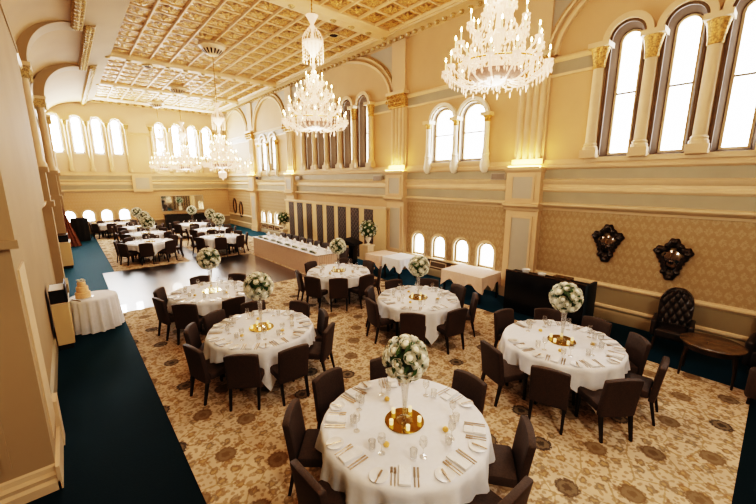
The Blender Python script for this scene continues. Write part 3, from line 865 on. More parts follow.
HOURS = ['twelve', 'one', 'two', 'three', 'four', 'five', 'six', 'seven', 'eight', 'nine', 'ten', 'eleven']
def clock(c, angs):
    """o'clock names of seats as seen from the photograph's viewpoint, six o'clock being on this side of the table"""
    base = atan2(-c[1], -c[0])        # towards the camera
    used = {}; out = [None]*len(angs)
    order = sorted(range(len(angs)), key=lambda i: abs((((radians(angs[i])-base)*12/(2*pi)) % 1) - .5), reverse=True)
    for i in order:
        h = 6 - (radians(angs[i])-base)*12/(2*pi)
        for d in (0, 1, -1, 2, -2, 3):
            k = round(h+d) % 12
            if k not in used: used[k] = 1; out[i] = HOURS[k]; break
    return out

# ------------------------------------------------------------------ tables & table ware
def make_table():
    t = thing('round_table', 'x', 'table')
    MB().lathe([(.0,.70),(.85,.70),(.862,.71),(.862,.735),(.852,.745),(.0,.745)], 40).build('tabletop', M['wood'], t)
    MB().lathe([(.84,.62),(.84,.70),(.80,.70),(.80,.62)], 32, cap=False).build('apron', M['wood'], t)
    for k in range(4):
        a = pi/4+pi/2*k; MB().tube([(.50*cos(a),.50*sin(a),.70),(.58*cos(a),.58*sin(a),0)], .022, 8).build('leg', M['leg'], t)
    return t
TABLE = make_table(); KIDS[TABLE.name] = list(TABLE.children)
def cloth(cx, cy, half, corner_deg, seed, mt='cloth', R=.875, z0=.762):
    rnd = random.Random(seed); n = 144; mb = MB()
    ph = rnd.random()*6; ph2 = rnd.random()*6
    mb.v.append((0, 0, z0))
    rads = [.3, .6, .80, .866]
    for r in rads:
        for k in range(n): mb.v.append((r*cos(2*pi*k/n), r*sin(2*pi*k/n), z0))
    c0 = radians(corner_deg)
    J = 10
    for j in range(J):
        q = (j+1)/J
        for k in range(n):
            th = 2*pi*k/n; u = th-c0-pi/4
            e = half/max(abs(cos(u)), abs(sin(u)))
            L = min(e-.87, .735); s = L*q
            fold = .045*min(1, s/.3)*sin(th*13+ph) + .025*min(1, s/.25)*sin(th*29+ph2)
            near = max(abs(cos(u)), abs(sin(u))); cn = max(0, 1-(near-.7071)/.12)     # 1 on a corner
            r = R + .012 + .05*s + fold*(1-.4*cn) + .05*cn*s
            mb.v.append((r*cos(th), r*sin(th), z0-.012*min(1, j*2)-s*.985))
    for k in range(n): mb.f.append((0, 1+k, 1+(k+1) % n))
    tot = len(rads)+J
    for i in range(tot-1):
        for k in range(n): mb.f.append((1+i*n+k, 1+(i+1)*n+k, 1+(i+1)*n+(k+1) % n, 1+i*n+(k+1) % n))
    return mb.build('tablecloth', M[mt], loc=(cx, cy, 0), smooth=True, angle=80)

# ware prototypes (kept as data; first use links them in place)
def proto(mb_parts, name):
    """mb_parts: [(partname or None, MB, material)] -> mesh datas"""
    out = []
    for pn, mb, mt in mb_parts:
        o = mb.build(pn or name, M[mt]); me = o.data; bpy.data.objects.remove(o); out.append((pn or name, me))
    return out
PR = {}
PR['napkin'] = proto([(None, MB().rbox(-.055,.055,-.115,.115,0,.016,.006,1).rbox(-.053,.053,-.113,.02,.016,.026,.004,1), 'napkin')], 'folded_napkin')
b = MB()
for k in range(9):
    pass
b.lathe([(.0,.0),(.075,.012),(.062,.10),(.03,.18),(.008,.20)], 10); PR['cone'] = proto([(None, b, 'napkin')], 'standing_napkin')
PR['plate'] = proto([(None, MB().lathe([(.0,.004),(.045,.004),(.055,.0),(.085,.013),(.087,.016),(.056,.008),(.0,.008)], 24), 'china')], 'side_plate')
b = MB(); b.box(-.004,.004,-.11,.02,0,.004); b.rbox(-.011,.011,.02,.045,0,.005,.003,1)
for k in (-1,0,1): b.box(k*.0075-.0022,k*.0075+.0022,.045,.09,.001,.005)
PR['fork'] = proto([('handle', b, 'steel')], 'dinner_fork')
b = MB(); b.rbox(-.006,.006,-.11,-.01,0,.006,.002,1); b.rbox(-.009,.009,-.01,.105,.001,.004,.0012,1); PR['knife'] = proto([('k', b, 'steel')], 'dinner_knife')
b = MB(); b.rbox(-.006,.006,-.08,-.01,0,.006,.002,1); b.rbox(-.010,.010,-.01,.07,.001,.004,.0012,1); PR['butter'] = proto([('k', b, 'steel')], 'butter_knife')
b = MB().lathe([(.035,0),(.034,.003),(.006,.008),(.004,.09),(.012,.10),(.035,.13),(.040,.165),(.033,.205)], 14, cap=False); PR['wine'] = proto([(None, b, 'glass')], 'wine_glass')
b = MB().lathe([(.028,0),(.032,.03),(.036,.11),(.034,.11),(.030,.03),(.0,.01)], 14, cap=False); PR['tumbler'] = proto([(None, b, 'glass')], 'water_tumbler')
PR['favour'] = proto([(None, MB().lathe([(.0,0),(.028,.003),(.033,.02),(.02,.038),(.0,.042)], 10), 'favour')], 'small_favour')
PR['votive'] = proto([(None, MB().lathe([(.0,0),(.021,0),(.022,.055),(.017,.056),(.0,.052)], 12), 'candle')], 'votive_candle')
def ware(kind, name, x, y, z, rz, label, cat, group):
    o = bpy.data.objects.new(name, PR[kind][0][1]); COL.objects.link(o)
    o.location = (x, y, z); o.rotation_euler.z = rz
    return tag(o, label, cat, group)

# roses
def rose_mesh(seed):
    rnd = random.Random(seed); mb = MB()
    mb.lathe([(0,-.5),(.45,-.35),(.62,0),(.45,.42),(.0,.5)], 8)
    for ring, (r, n, h, w) in enumerate(((.62,5,.40,.52),(.88,6,.18,.62))):
        for k in range(n):
            a = 2*pi*(k+.5*ring)/n+rnd.random()*.3
            u = Vector((cos(a), sin(a), 0)); v = Vector((-sin(a), cos(a), 0)); Z = Vector((0,0,1))
            rows = []
            for (rr, zz, ww) in ((.25,-.45,.25),(r*.85,-.2,w),(r,h*.6,w),(r*1.12,h+.12,w*.55)):
                rows.append([u*rr*.92 - v*ww + Z*zz, u*rr*1.06 + Z*zz, u*rr*.92 + v*ww + Z*zz])
            b = len(mb.v)
            for row in rows: mb.v += [p[:] for p in row]
            for i in range(3):
                for j in range(2): mb.f.append((b+i*3+j, b+i*3+j+1, b+(i+1)*3+j+1, b+(i+1)*3+j))
    return mb
def fib(n):
    for i in range(n):
        z = 1-2*(i+.5)/n; r = sqrt(1-z*z); a = i*2.39996
        yield Vector((r*cos(a), r*sin(a), z))
ROSES = []
for s in range(3):
    o = rose_mesh(s).build('rose', M['rose'], angle=70); ROSES.append(o.data); bpy.data.objects.remove(o)
def make_bouquet(nrose=40, R=.225, h0=.0, vase=True):
    """glass trumpet vase with a ball of roses; origin on the table"""
    t = thing('rose_centrepiece', 'x', 'flower arrangement')
    MB().lathe([(.085,0),(.085,.008),(.03,.03),(.022,.06),(.022,.12),(.036,.34),(.055,.54),(.062,.56),(.052,.54),(.032,.34),(.014,.12),(.0,.10)], 18, cap=False).build('glass_vase', M['glass'], t)
    rnd = random.Random(3); zc = .715
    mb = MB()
    mb.lathe([(0,-R*.72),(R*.5,-R*.55),(R*.74,0),(R*.5,R*.55),(0,R*.72)], 14, (0,0,zc))
    for d in fib(90):
        c = Vector((0,0,zc)) + d*R*(.86+.16*rnd.random())
        a = d.cross(Vector((rnd.random()-.5, rnd.random()-.5, rnd.random()-.5))).normalized(); b2 = d.cross(a)
        L = .055
        mb.add([(c-a*L)[:], (c+b2*L*.45+d*.012)[:], (c+a*L+d*.02)[:], (c-b2*L*.45+d*.012)[:]], [(0,1,2,3)])
    mb.build('foliage', M['leaf'], t, smooth=False)
    for i, d in enumerate(fib(nrose)):
        if d.z < -.9: continue
        o = bpy.data.objects.new('rose', ROSES[i % 3]); COL.objects.link(o); o.parent = t
        d = (d + Vector((rnd.uniform(-.14,.14), rnd.uniform(-.14,.14), rnd.uniform(-.14,.14)))).normalized()
        o.location = Vector((0,0,zc)) + d*R*.93
        o.rotation_mode = 'XYZ'; o.rotation_euler = d.to_track_quat('Z', 'Y').to_euler()
        k = .060*rnd.uniform(.85, 1.15); o.scale = (k,k,k)
    return t
BQ = make_bouquet(); KIDS[BQ.name] = list(BQ.children); BQU = [False]
def put_bouquet(x, y, z, rz, label, group='tall rose centrepieces', scale=1):
    if not BQU[0]:
        BQU[0] = True; o = BQ; o.location = (x,y,z); o.rotation_euler.z = rz; o['label'] = label; o['group'] = group
    else: o = dup(BQ, (x,y,z), rz, label, group)
    o.scale = (scale,)*3
    return o
def make_base_mirror():
    t = thing('mirror_base', 'x', 'mirror')
    MB().lathe([(.0,0),(.205,0),(.21,.004),(.205,.010),(.0,.010)], 40).build('mirror_disc', M['gmirror'], t, angle=20)
    return t
BASE = make_base_mirror(); KIDS[BASE.name] = list(BASE.children); BASEU = [False]

TU = [False]
def round_table(key, desc, cx, cy, seats, corner, half=1.02, full=True, seed=1, vase=True, mirror=True, vscale=1, votives=5):
    """desc: words that find the table, e.g. 'beside the black counter'"""
    lab = 'round banquet table under white linen ' + desc
    if not TU[0]:
        TU[0] = True; TABLE.location = (cx, cy, .008); TABLE['label'] = lab; TABLE['group'] = 'round banquet tables'
    else: dup(TABLE, (cx, cy, .008), 0, lab, 'round banquet tables')
    c = cloth(cx, cy, half, corner, seed); tag(c, 'white linen cloth draped over the round table ' + desc, 'tablecloth', 'round white tablecloths')
    Z = .765
    hrs = clock((cx, cy), [s[0] for s in seats])
    for (ang, r), hr in zip(seats, hrs):
        a = radians(ang); rr = max(r, 1.02)-.24+.02
        put_chair(cx+rr*cos(a), cy+rr*sin(a), a+pi, "brown upholstered chair at %s o'clock of the round table %s" % (hr, desc), 'chairs round the table ' + key)
        fwd = Vector((-cos(a), -sin(a))); left = Vector((sin(a), -cos(a)))*1.0
        left = Vector((-fwd.y, fwd.x))
        rz = a+pi-pi/2             # local +Y points to the centre
        def at(lat, rad): p = Vector((cx, cy)) - fwd*rad + left*lat; return p.x, p.y
        G = 'place settings of the table ' + key
        say = lambda w: "%s at %s o'clock of the table %s" % (w, hr, desc)
        jit = random.uniform(-.08, .08)
        x, y = at(0, .73); ware('napkin', 'folded_napkin', x, y, Z, rz+jit, say('folded white napkin'), 'napkin', G)
        x, y = at(-.17, .50); ware('wine', 'wine_glass', x, y, Z, rz, say('clear stemmed wine glass'), 'glass', G)
        if not full: 
            x, y = at(.21, .75); ware('plate', 'side_plate', x, y, Z, rz, say('white side plate'), 'plate', G)
            continue
        x, y = at(-.08, .54); ware('tumbler', 'water_tumbler', x, y, Z, rz, say('short clear tumbler'), 'glass', G)
        x, y = at(.225, .75); ware('plate', 'side_plate', x, y, Z, rz, say('white side plate'), 'plate', G)
        x, y = at(.225, .76); ware('butter', 'butter_knife', x, y, Z+.017, rz-.35, say('butter knife on the plate'), 'knife', G)
        for k, w in ((0, 'inner dinner fork'), (1, 'outer dinner fork')):
            x, y = at(.085+.032*k, .73-.005*k); ware('fork', 'dinner_fork', x, y, Z, rz, say(w), 'fork', G)
        for k, w in ((0, 'inner dinner knife'), (1, 'outer dinner knife')):
            x, y = at(-.085-.032*k, .73); ware('knife', 'dinner_knife', x, y, Z, rz, say(w), 'knife', G)
    if mirror:
        l2 = 'round gold-tinted mirror plate under flowers, table ' + desc
        if not BASEU[0]:
            BASEU[0] = True; BASE.location = (cx, cy, Z); BASE['label'] = l2; BASE['group'] = 'mirror plates'
        else: dup(BASE, (cx, cy, Z), 0, l2, 'mirror plates')
        for k in range(votives):
            a = 2*pi*(k+.3)/votives
            ware('votive', 'votive_candle', cx+.16*cos(a), cy+.16*sin(a), Z+.010, a, 'ivory votive candle on the mirror plate, table ' + desc, 'candle', 'votive candles of the table ' + key)
    if full:
        for k, (fa, fr) in enumerate(((200, .42), (-62, .44), (75, .40))):
            a = radians(fa+corner*.0)
            ware('favour', 'small_favour', cx+fr*cos(a), cy+fr*sin(a), Z, 0, 'small gold favour lying on the cloth of the table ' + desc, 'favour', 'gold favours of the table ' + key)
    if vase:
        put_bouquet(cx, cy, Z+(.010 if mirror else 0), seed*1.3, 'ball of cream roses on a tall glass vase, table ' + desc, scale=vscale)

round_table('one', 'in full view', 2.42, 2.34, [(100,1.12),(57,1.06),(-3,1.04),(-54,1.16),(-92,1.20),(138,1.14),(-178,1.13),(-135,1.16)], -1, 1.15, seed=1)
round_table('two', 'by the black counter', 5.70, 2.04, [(77,1.12),(34,1.06),(-8,1.05),(-47,1.10),(-84,1.22),(-127,1.26),(-164,1.22),(157,1.26)], -126, 1.09, seed=2)
round_table('three', 'facing the low windows', 5.56, 5.02, [(-142,1.22),(122,1.06),(166,1.08),(-100,1.16),(-50,1.15),(76,1.02),(28,1.04),(-14,1.06)], -120, 1.10, seed=3, vscale=.97)
round_table('four', 'ringed by nine chairs', 2.28, 5.72, [(-126,1.15),(-166,1.13),(151,1.07),(117,1.02),(75,1.02),(24,1.02),(-17,1.05),(-52,1.17),(-92,1.20)], -107, 1.09, seed=4, vscale=1.03)
round_table('five', 'edging the dance floor', 2.27, 8.50, [(150,1.04),(-168,1.06),(-130,1.15),(-86,1.15),(-2,1.06),(40,1.04),(88,1.02),(-44,1.1)], -170, 1.10, seed=5, vscale=1.06)
round_table('six', 'by the bridal table', 5.58, 8.10, [(165,1.08),(-158,1.16),(-125,1.16),(-88,1.16),(-45,1.12),(0,1.04),(45,1.02),(105,1.02)], -140, 1.10, seed=6, vscale=.98)
far = [('seven', 'first past dance floor, aisle row', 2.40, 17.35, 1), ('eight', 'second past dance floor, aisle row', 2.70, 20.3, 1), ('nine', 'third past dance floor, aisle row', 2.80, 23.3, 1), ('ten', 'under small end windows', 2.0, 26.2, 0),
       ('eleven', 'first past dance floor, bridal row', 5.10, 16.9, 1), ('twelve', 'second past dance floor, bridal row', 5.55, 19.7, 1), ('thirteen', 'under the long mirror', 5.45, 22.9, 1)]
for i, (k, d, x, y, v) in enumerate(far):
    base = -100+random.uniform(-12, 12)
    round_table(k, d, x, y, [(base+45*j, 1.1) for j in range(8)], -100+i*13, 1.06, full=False, seed=10+i, vase=bool(v), votives=3, vscale=1.12)

# ------------------------------------------------------------------ bridal (head) table
HX0, HX1, HY0, HY1, HZ = 6.12, 7.0, 10.15, 15.55, .80
t = thing('bridal_table', 'long straight bridal table with pleated pink skirt and white top', 'table', ((HX0+HX1)/2, (HY0+HY1)/2, .008))
MB().box(-.43, .43, -2.69, 2.69, .74, HZ-.012).build('tabletop', M['wood'], t)
for sx in (-1, 1):
    for sy in (-1, 0, 1): MB().box(sx*.36-.02, sx*.36+.02, sy*2.5-.02, sy*2.5+.02, 0, .74).build('leg', M['leg'], t)
def pleats(path, z0, z1, amp=.018, step=.035):
    mb = MB(); pts = []; d = 0
    for (a, b, nx, ny) in path:
        L = (Vector(b)-Vector(a)).length; n = int(L/step)
        for k in range(n+1):
            p = Vector(a).lerp(Vector(b), k/n); o = amp*(1 if k % 2 else -1)
            pts.append((p.x+nx*o, p.y+ny*o))
    m = len(pts)
    for z, g in ((z1, .4), (z1-.05, .6), ((z0+z1)/2, 1), (z0, 1.2)):
        for p in pts: mb.v.append((p[0], p[1], z))
    for i in range(3):
        for k in range(m-1): mb.f.append((i*m+k, i*m+k+1, (i+1)*m+k+1, (i+1)*m+k))
    return mb
sk = pleats([((HX1-.05, HY1), (HX0, HY1), 0, 1), ((HX0, HY1), (HX0, HY0), -1, 0), ((HX0, HY0), (HX1-.05, HY0), 0, -1)], .012, HZ).build('tablecloth', M['pink'], smooth=False)
tag(sk, 'pleated pink skirt hung round the front of the bridal table', 'tablecloth')
tp = MB().rbox(HX0-.03, HX1+.03, HY0-.03, HY1+.03, HZ-.01, HZ+.006, .006, 1)
tp.box(HX1+.02, HX1+.03, HY0, HY1, .35, HZ)
o = tp.build('tablecloth', M['cloth']); tag(o, 'white linen runner covering the top of the bridal table', 'tablecloth')
nh = 9
ORD = ['first','second','third','fourth','fifth','sixth','seventh','eighth','ninth','tenth','eleventh','twelfth']
for k in range(nh):
    y = HY0+.25+(HY1-HY0-.5)*k/(nh-1)
    put_chair(HX1+.16, y, pi, 'brown chair behind the bridal table, %s from the end by the round tables' % ORD[k], 'chairs behind the bridal table')
    ware('cone', 'standing_napkin', HX1-.26, y, HZ+.006, k, 'white standing napkin on the bridal table, %s from the end by the round tables' % ORD[k], 'napkin', 'standing napkins on the bridal table')
    ware('wine', 'wine_glass', HX1-.42, y-.14, HZ+.006, 0, 'wine glass on the bridal table, %s from the end by the round tables' % ORD[k], 'glass', 'glasses on the bridal table')
    ware('plate', 'side_plate', HX1-.22, y+.20, HZ+.006, 0, 'side plate on the bridal table, %s from the end by the round tables' % ORD[k], 'plate', 'plates on the bridal table')
def garland():
    rnd = random.Random(5); t = thing('leaf_garland', 'x', 'garland')
    mb = MB()
    for k in range(70):
        c = Vector((rnd.uniform(-.05,.05), rnd.uniform(-.19,.19), rnd.uniform(.01,.07)))
        a = Vector((rnd.uniform(-1,1), rnd.uniform(-1,1), rnd.uniform(-.3,.5))).normalized()*.05; b = a.cross(Vector((0,0,1))).normalized()*.018
        if c.z+a.z < .004 or c.z-a.z < .004: a.z = 0
        mb.add([(c-a)[:], (c+b)[:], (c+a)[:], (c-b)[:]], [(0,1,2,3)])
    mb.build('greenery', M['leaf'], t, smooth=False)
    for k in range(4):
        o = bpy.data.objects.new('rose', ROSES[k % 3]); COL.objects.link(o); o.parent = t; o.location = (rnd.uniform(-.03,.03), -.14+.09*k, .055); o.scale = (.032,)*3
    return t
g0 = garland(); KIDS[g0.name] = list(g0.children); g0['group'] = 'garlands along the bridal table'
for k in range(8):
    y = HY0+.45+.64*k
    lb = 'dark leaf garland on the front edge of the bridal table, %s from the round tables' % ORD[k]
    if k == 0: g0.location = (HX0+.12, y, HZ+.006); g0['label'] = lb
    else: dup(g0, (HX0+.12, y, HZ+.006), (pi if k % 2 else 0), lb)

# flower pedestals at both ends of the bridal table
def pedestal(x, y, h, label):
    t = thing('flower_pedestal', label, 'pedestal', (x, y, 0), group='flower pedestals')
    MB().box(-.17, .17, -.17, .17, .0, .08).build('plinth_base', M['cream'], t, smooth=False)
    MB().box(-.14, .14, -.14, .14, .08, h-.05).build('shaft', M['cream'], t, smooth=False)
    MB().box(-.18, .18, -.18, .18, h-.05, h).build('top_slab', M['cream'], t, smooth=False)
def urn_flowers(x, y, z, label):
    t = thing('urn_arrangement', label, 'flower arrangement', (x, y, z), group='urn arrangements')
    MB().lathe([(.08,0),(.08,.02),(.03,.05),(.05,.10),(.11,.22),(.12,.30),(.14,.32),(.11,.31),(.0,.25)], 16).build('urn', M['white'], t)
    rnd = random.Random(8); R = .33; zc = .58; mb = MB()
    mb.lathe([(0,-R*.8),(R*.5,-R*.6),(R*.72,0),(R*.5,R*.55),(0,R*.75)], 12, (0,0,zc))
    for d in fib(160):
        c = Vector((0,0,zc)) + d*R*rnd.uniform(.75, 1.15); a = d.cross(Vector((rnd.random()-.5, rnd.random()-.5, .3))).normalized(); b2 = d.cross(a); L = .07
        mb.add([(c-a*L)[:], (c+b2*L*.45)[:], (c+a*L)[:], (c-b2*L*.45)[:]], [(0,1,2,3)])
    mb.build('foliage', M['leaf'], t, smooth=False)
    for i, d in enumerate(fib(38)):
        if d.z < -.8: continue
        o = bpy.data.objects.new('rose', ROSES[i % 3]); COL.objects.link(o); o.parent = t
        o.location = Vector((0,0,zc)) + d*R*.92; o.rotation_euler = d.to_track_quat('Z','Y').to_euler(); o.scale = (.055,)*3
pedestal(8.25, 10.0, .95, 'cream square pedestal under the urn by the plain screen end')
urn_flowers(8.25, 10.0, .95, 'white roses and dark leaves in an urn before the lattice screen')
pedestal(8.35, 17.0, .80, 'cream square pedestal beside the far end of the lattice screen')
urn_flowers(8.35, 17.0, .80, 'white roses in an urn past the far end of the lattice screen')
# black lectern
t = thing('lectern', 'black lectern with sloping top beside the flower pedestal', 'lectern', (7.95, 10.55, 0), radians(200))
MB().rbox(-.24, .24, -.20, .20, 0, .05, .01).build('base', M['blackgloss'], t)
MB().rbox(-.16, .16, -.10, .10, .05, .92, .01).build('column', M['blackgloss'], t)
MB().prism([(-.28,.92),(.26,.92),(.26,.98),(-.28,1.14)], 'x', -.30, .30).build('sloping_top', M['black'], t, smooth=False)

# ------------------------------------------------------------------ side tables under cloths by the low windows
def side_table(x0, x1, y0, y1, h, label, clabel, mt, seed):
    cx, cy = (x0+x1)/2, (y0+y1)/2; a, b = (x1-x0)/2, (y1-y0)/2
    t = thing('side_table', label, 'table', (cx, cy, 0), group='cloth covered side tables')
    MB().box(-a+.02, a-.02, -b+.02, b-.02, h-.05, h-.006).build('tabletop', M['wood'], t)
    for sx in (-1, 1):
        for sy in (-1, 1): MB().box(sx*(a-.06)-.02, sx*(a-.06)+.02, sy*(b-.06)-.02, sy*(b-.06)+.02, 0, h-.05).build('leg', M['leg'], t)
    # cloth: short scalloped overhang with hanging points
    mb = MB(); rnd = random.Random(seed); path = []
    per = [(-a,-b,a,-b,0,-1),(a,-b,a,b,1,0),(a,b,-a,b,0,1),(-a,b,-a,-b,-1,0)]
    n = 18
    for (xa, ya, xb, yb, nx, ny) in per:
        for k in range(n):
            q = k/n; path.append((xa+(xb-xa)*q, ya+(yb-ya)*q, nx, ny, q))
    m = len(path); ph = rnd.random()*6
    rows = [0, .03, .5, 1]
    for r in rows:
        for i, (x, y, nx, ny, q) in enumerate(path):
            tri = abs(((q*2+.0) % 1)-.5)*2           # two zigzag points per side, deepest at the corners
            L = .20+.26*tri
            s = L*r; w = .018*sin(i*1.9+ph)*r
            cxn = nx if 0 < q else nx-.7*(ny); cyn = ny
            mb.v.append((x*1.005+nx*(.012+w+.03*r), y*1.005+ny*(.012+w+.03*r), h+.002-s))
    for j in range(len(rows)-1):
        for i in range(m): mb.f.append((j*m+i, j*m+(i+1) % m, (j+1)*m+(i+1) % m, (j+1)*m+i))
    mb.f.append(tuple(range(m)))
    o = mb.build('tablecloth', M[mt], loc=(cx, cy, 0), angle=60); tag(o, clabel, 'tablecloth', 'side table cloths')
side_table(7.98, 8.95, 4.98, 6.30, .76, 'small table under a pink cloth below the low arched windows', 'pale pink cloth with hanging points on the low-window side table', 'pink', 1)
side_table(7.85, 8.75, 7.95, 8.75, .76, 'small table under a white cloth beside the pilaster', 'white cloth with hanging points on the side table by the pilaster', 'cloth', 2)
side_table(7.80, 8.70, 8.90, 9.60, .74, 'small table under a pink cloth next to the flower pedestal', 'pink cloth with hanging points on the side table by the pedestal', 'pink', 3)

# black counter against the right wall
t = thing('service_counter', 'long black draped counter standing below the carved mirrors', 'counter', (8.36, 3.5, 0))
MB().rbox(-.10, .32, -.94, .92, 0, 1.0, .012).build('counter_body', M['black'], t)
MB().rbox(-.16, -.10, -.95, .93, .02, 1.05, .01).build('front_panel', M['blackgloss'], t)
MB().rbox(-.18, .36, -1.0, -.94, 0, 1.07, .01).build('end_panel', M['navy'], t)
MB().box(-.165, -.10, -.95, .93, 1.05, 1.07).build('top_trim', M['wood'], t)
for k, (dy, h, mt, nm, lb) in enumerate(((.55,.10,'china','china_stack','stack of white china on the black counter, end by the pilaster'), (.15,.07,'china','china_bowl','white china bowl in the middle of the black counter'), (-.35,.09,'woodtop','wooden_tray','brown wooden box on the black counter'))):
    mb = MB()
    if k < 2: mb.lathe([(.0,0),(.07,0),(.10,h*.8),(.10,h),(.08,h*.7),(0,h*.3)], 14)
    else: mb.rbox(-.1,.1,-.2,.2,0,h,.01)
    tag(mb.build(nm, M[mt], loc=(8.50, 3.5+dy, 1.0)), lb, 'tableware')

# tufted armchair and low round table, lower right
t = thing('tufted_armchair', 'dark button-tufted leather armchair with a tall rounded back against the wall', 'armchair', (8.66, 1.10, 0), radians(186))
def bk(co):
    x, y, z = co
    return (x-.18*(z-.4)+.10*(y/.33)**2, y, z)
mb = MB(); N = 44; M2 = 44
def tuft(u, v):
    a, b = u*2.1+v*3.1, u*2.1-v*3.1
    return .040*sqrt(abs(sin(pi*a)*sin(pi*b)))
for side, xo in ((0, -.28), (1, -.40)):
    for i in range(M2+1):
        for j in range(N+1):
            v = i/M2; u = j/N*2-1
            w = .235+.035*sin(pi*v) if v < .6 else (.268*sqrt(max(.05, 1-((v-.6)/.42)**2)))
            z = .42+.72*v; y = u*w
            px = xo + (.015*(1-u*u) if side == 0 else -.02*(1-u*u))
            if side == 0: px += tuft(u, v) if abs(u) < .93 and .03 < v < .96 else .03
            mb.v.append(bk((px, y, z)))
W = N+1; T0 = (M2+1)*W
for s in (0, T0):
    for i in range(M2):
        for j in range(N): mb.f.append((s+i*W+j, s+i*W+j+1, s+(i+1)*W+j+1, s+(i+1)*W+j))
for i in range(M2):
    for j in (0, N): mb.f.append((i*W+j, (i+1)*W+j, T0+(i+1)*W+j, T0+i*W+j))
for j in range(N): mb.f.append((j, j+1, T0+j+1, T0+j)); mb.f.append((M2*W+j, M2*W+j+1, T0+M2*W+j+1, T0+M2*W+j))
mb.build('tufted_back', M['leather'], t, angle=60)
for i in range(4):
    for j in range(4 if i % 2 else 3):
        MB().lathe([(0,-.012),(.012,-.008),(.016,0),(0,.008)], 8).build('button', M['blackgloss'], t, loc=bk((-.262, (j-(1.5 if i % 2 else 1))*.12, .54+.116*i)))
MB().rbox(-.30, .28, -.25, .25, .26, .45, .05, 3).build('seat_cushion', M['leather'], t)
for s in (-1, 1):
    MB().rbox(-.32, .24, s*.28-.045, s*.28+.045, .28, .60, .035, 3).build('arm', M['leather'], t)
    for sx in (-1, 1): MB().tube([(sx*.25, s*.24, .27), (sx*.27, s*.25, 0)], [.03, .018], 8).build('leg', M['wood'], t)
t = thing('low_table', 'low dark round table with a brown top in front of the tufted armchair', 'table', (7.80, .45, 0), radians(0))
mb = MB().lathe([(0,.60),(.40,.60),(.42,.615),(.42,.635),(.40,.645),(0,.645)], 40)
mb.v = [(x*.98, y*1.0, z) for x, y, z in mb.v]; mb.build('tabletop', M['woodtop'], t, angle=30)
mb = MB().lathe([(.36,.52),(.37,.60),(.30,.60),(.30,.52)], 32, cap=False); mb.v = [(x*.98, y*1.0, z) for x, y, z in mb.v]; mb.build('apron', M['wood'], t)
for sx in (-1, 1):
    for sy in (-1, 1): MB().tube([(sx*.18, sy*.28, .58), (sx*.20, sy*.32, .3), (sx*.21, sy*.33, 0)], [.03, .022, .016], 8).build('leg', M['wood'], t)
t = thing('club_chair', 'brown upholstered club chair cut off by the frame edge beside the low round table', 'armchair', (7.55, -.42, 0), radians(80))
MB().rbox(-.34, .34, -.34, .34, .12, .44, .05, 3).build('seat', M['chair'], t)
MB().rbox(-.42, -.26, -.36, .36, .20, .84, .06, 3).build('backrest', M['chair'], t)
for s in (-1, 1):
    MB().rbox(-.34, .34, s*.36-.07, s*.36+.07, .14, .62, .05, 3).build('arm', M['chair'], t)
    for sx in (-1, 1): MB().tube([(sx*.28, s*.30, .14), (sx*.29, s*.31, 0)], .025, 8).build('leg', M['leg'], t)
t = thing('dark_armchair', 'dark low armchair against the wall past the low round table', 'armchair', (8.75, -.35, 0), radians(175))
MB().rbox(-.32, .32, -.33, .33, .14, .44, .05, 3).build('seat', M['leather'], t)
MB().rbox(-.40, -.26, -.36, .36, .20, .95, .06, 3).build('backrest', M['leather'], t)
for s in (-1, 1):
    MB().rbox(-.32, .32, s*.36-.06, s*.36+.06, .14, .60, .05, 3).build('arm', M['leather'], t)
    for sx in (-1, 1): MB().tube([(sx*.26, s*.30, .15), (sx*.27, s*.31, 0)], .025, 8).build('leg', M['leg'], t)

# ------------------------------------------------------------------ left aisle: consoles, cake table
def console(x0, x1, y0, y1, h, label):
    t = thing('console_cabinet', label, 'cabinet', ((x0+x1)/2, (y0+y1)/2, 0), group='cream console cabinets')
    a, b = (x1-x0)/2, (y1-y0)/2
    MB().box(-a+.02, a-.03, -b+.03, b-.03, 0, .10).build('plinth', M['slot'], t, smooth=False)
    MB().rbox(-a, a, -b, b, .10, h-.03, .008, 1).build('cabinet_body', M['sign'], t)
    MB().rbox(-a, a+.015, -b-.015, b+.015, h-.03, h, .006, 1).build('top', M['cream'], t)
console(-.50, -.24, 8.95, 9.75, .95, 'cream console cabinet beside the wedding cake table')
console(-.50, -.12, 17.6, 18.6, 1.0, 'cream console cabinet further down the blue aisle by the drape')
t = thing('black_case', 'open black case on the console beside the cake table', 'case', (-.37, 9.32, .95))
MB().rbox(-.13, .13, -.34, .30, 0, .26, .01, 1).build('case_body', M['black'], t)
MB().box(.10, .12, -.36, .32, .0, .34).build('case_flap', M['blackgloss'], t)
o = MB().box(-.12, .10, -.30, .22, 0, .012).build('paper_sheet', M['paper'], loc=(-.37, 9.30, 1.21)); tag(o, 'white paper sheet lying on the black case', 'paper')
t = thing('black_case', 'black case on the further console by the drape', 'case', (-.31, 18.1, 1.0))
MB().rbox(-.16, .16, -.36, .36, 0, .20, .01, 1).build('case_body', M['black'], t)
MB().rbox(-.16, .16, -.36, .36, .20, .26, .01, 1).build('case_lid', M['blackgloss'], t)
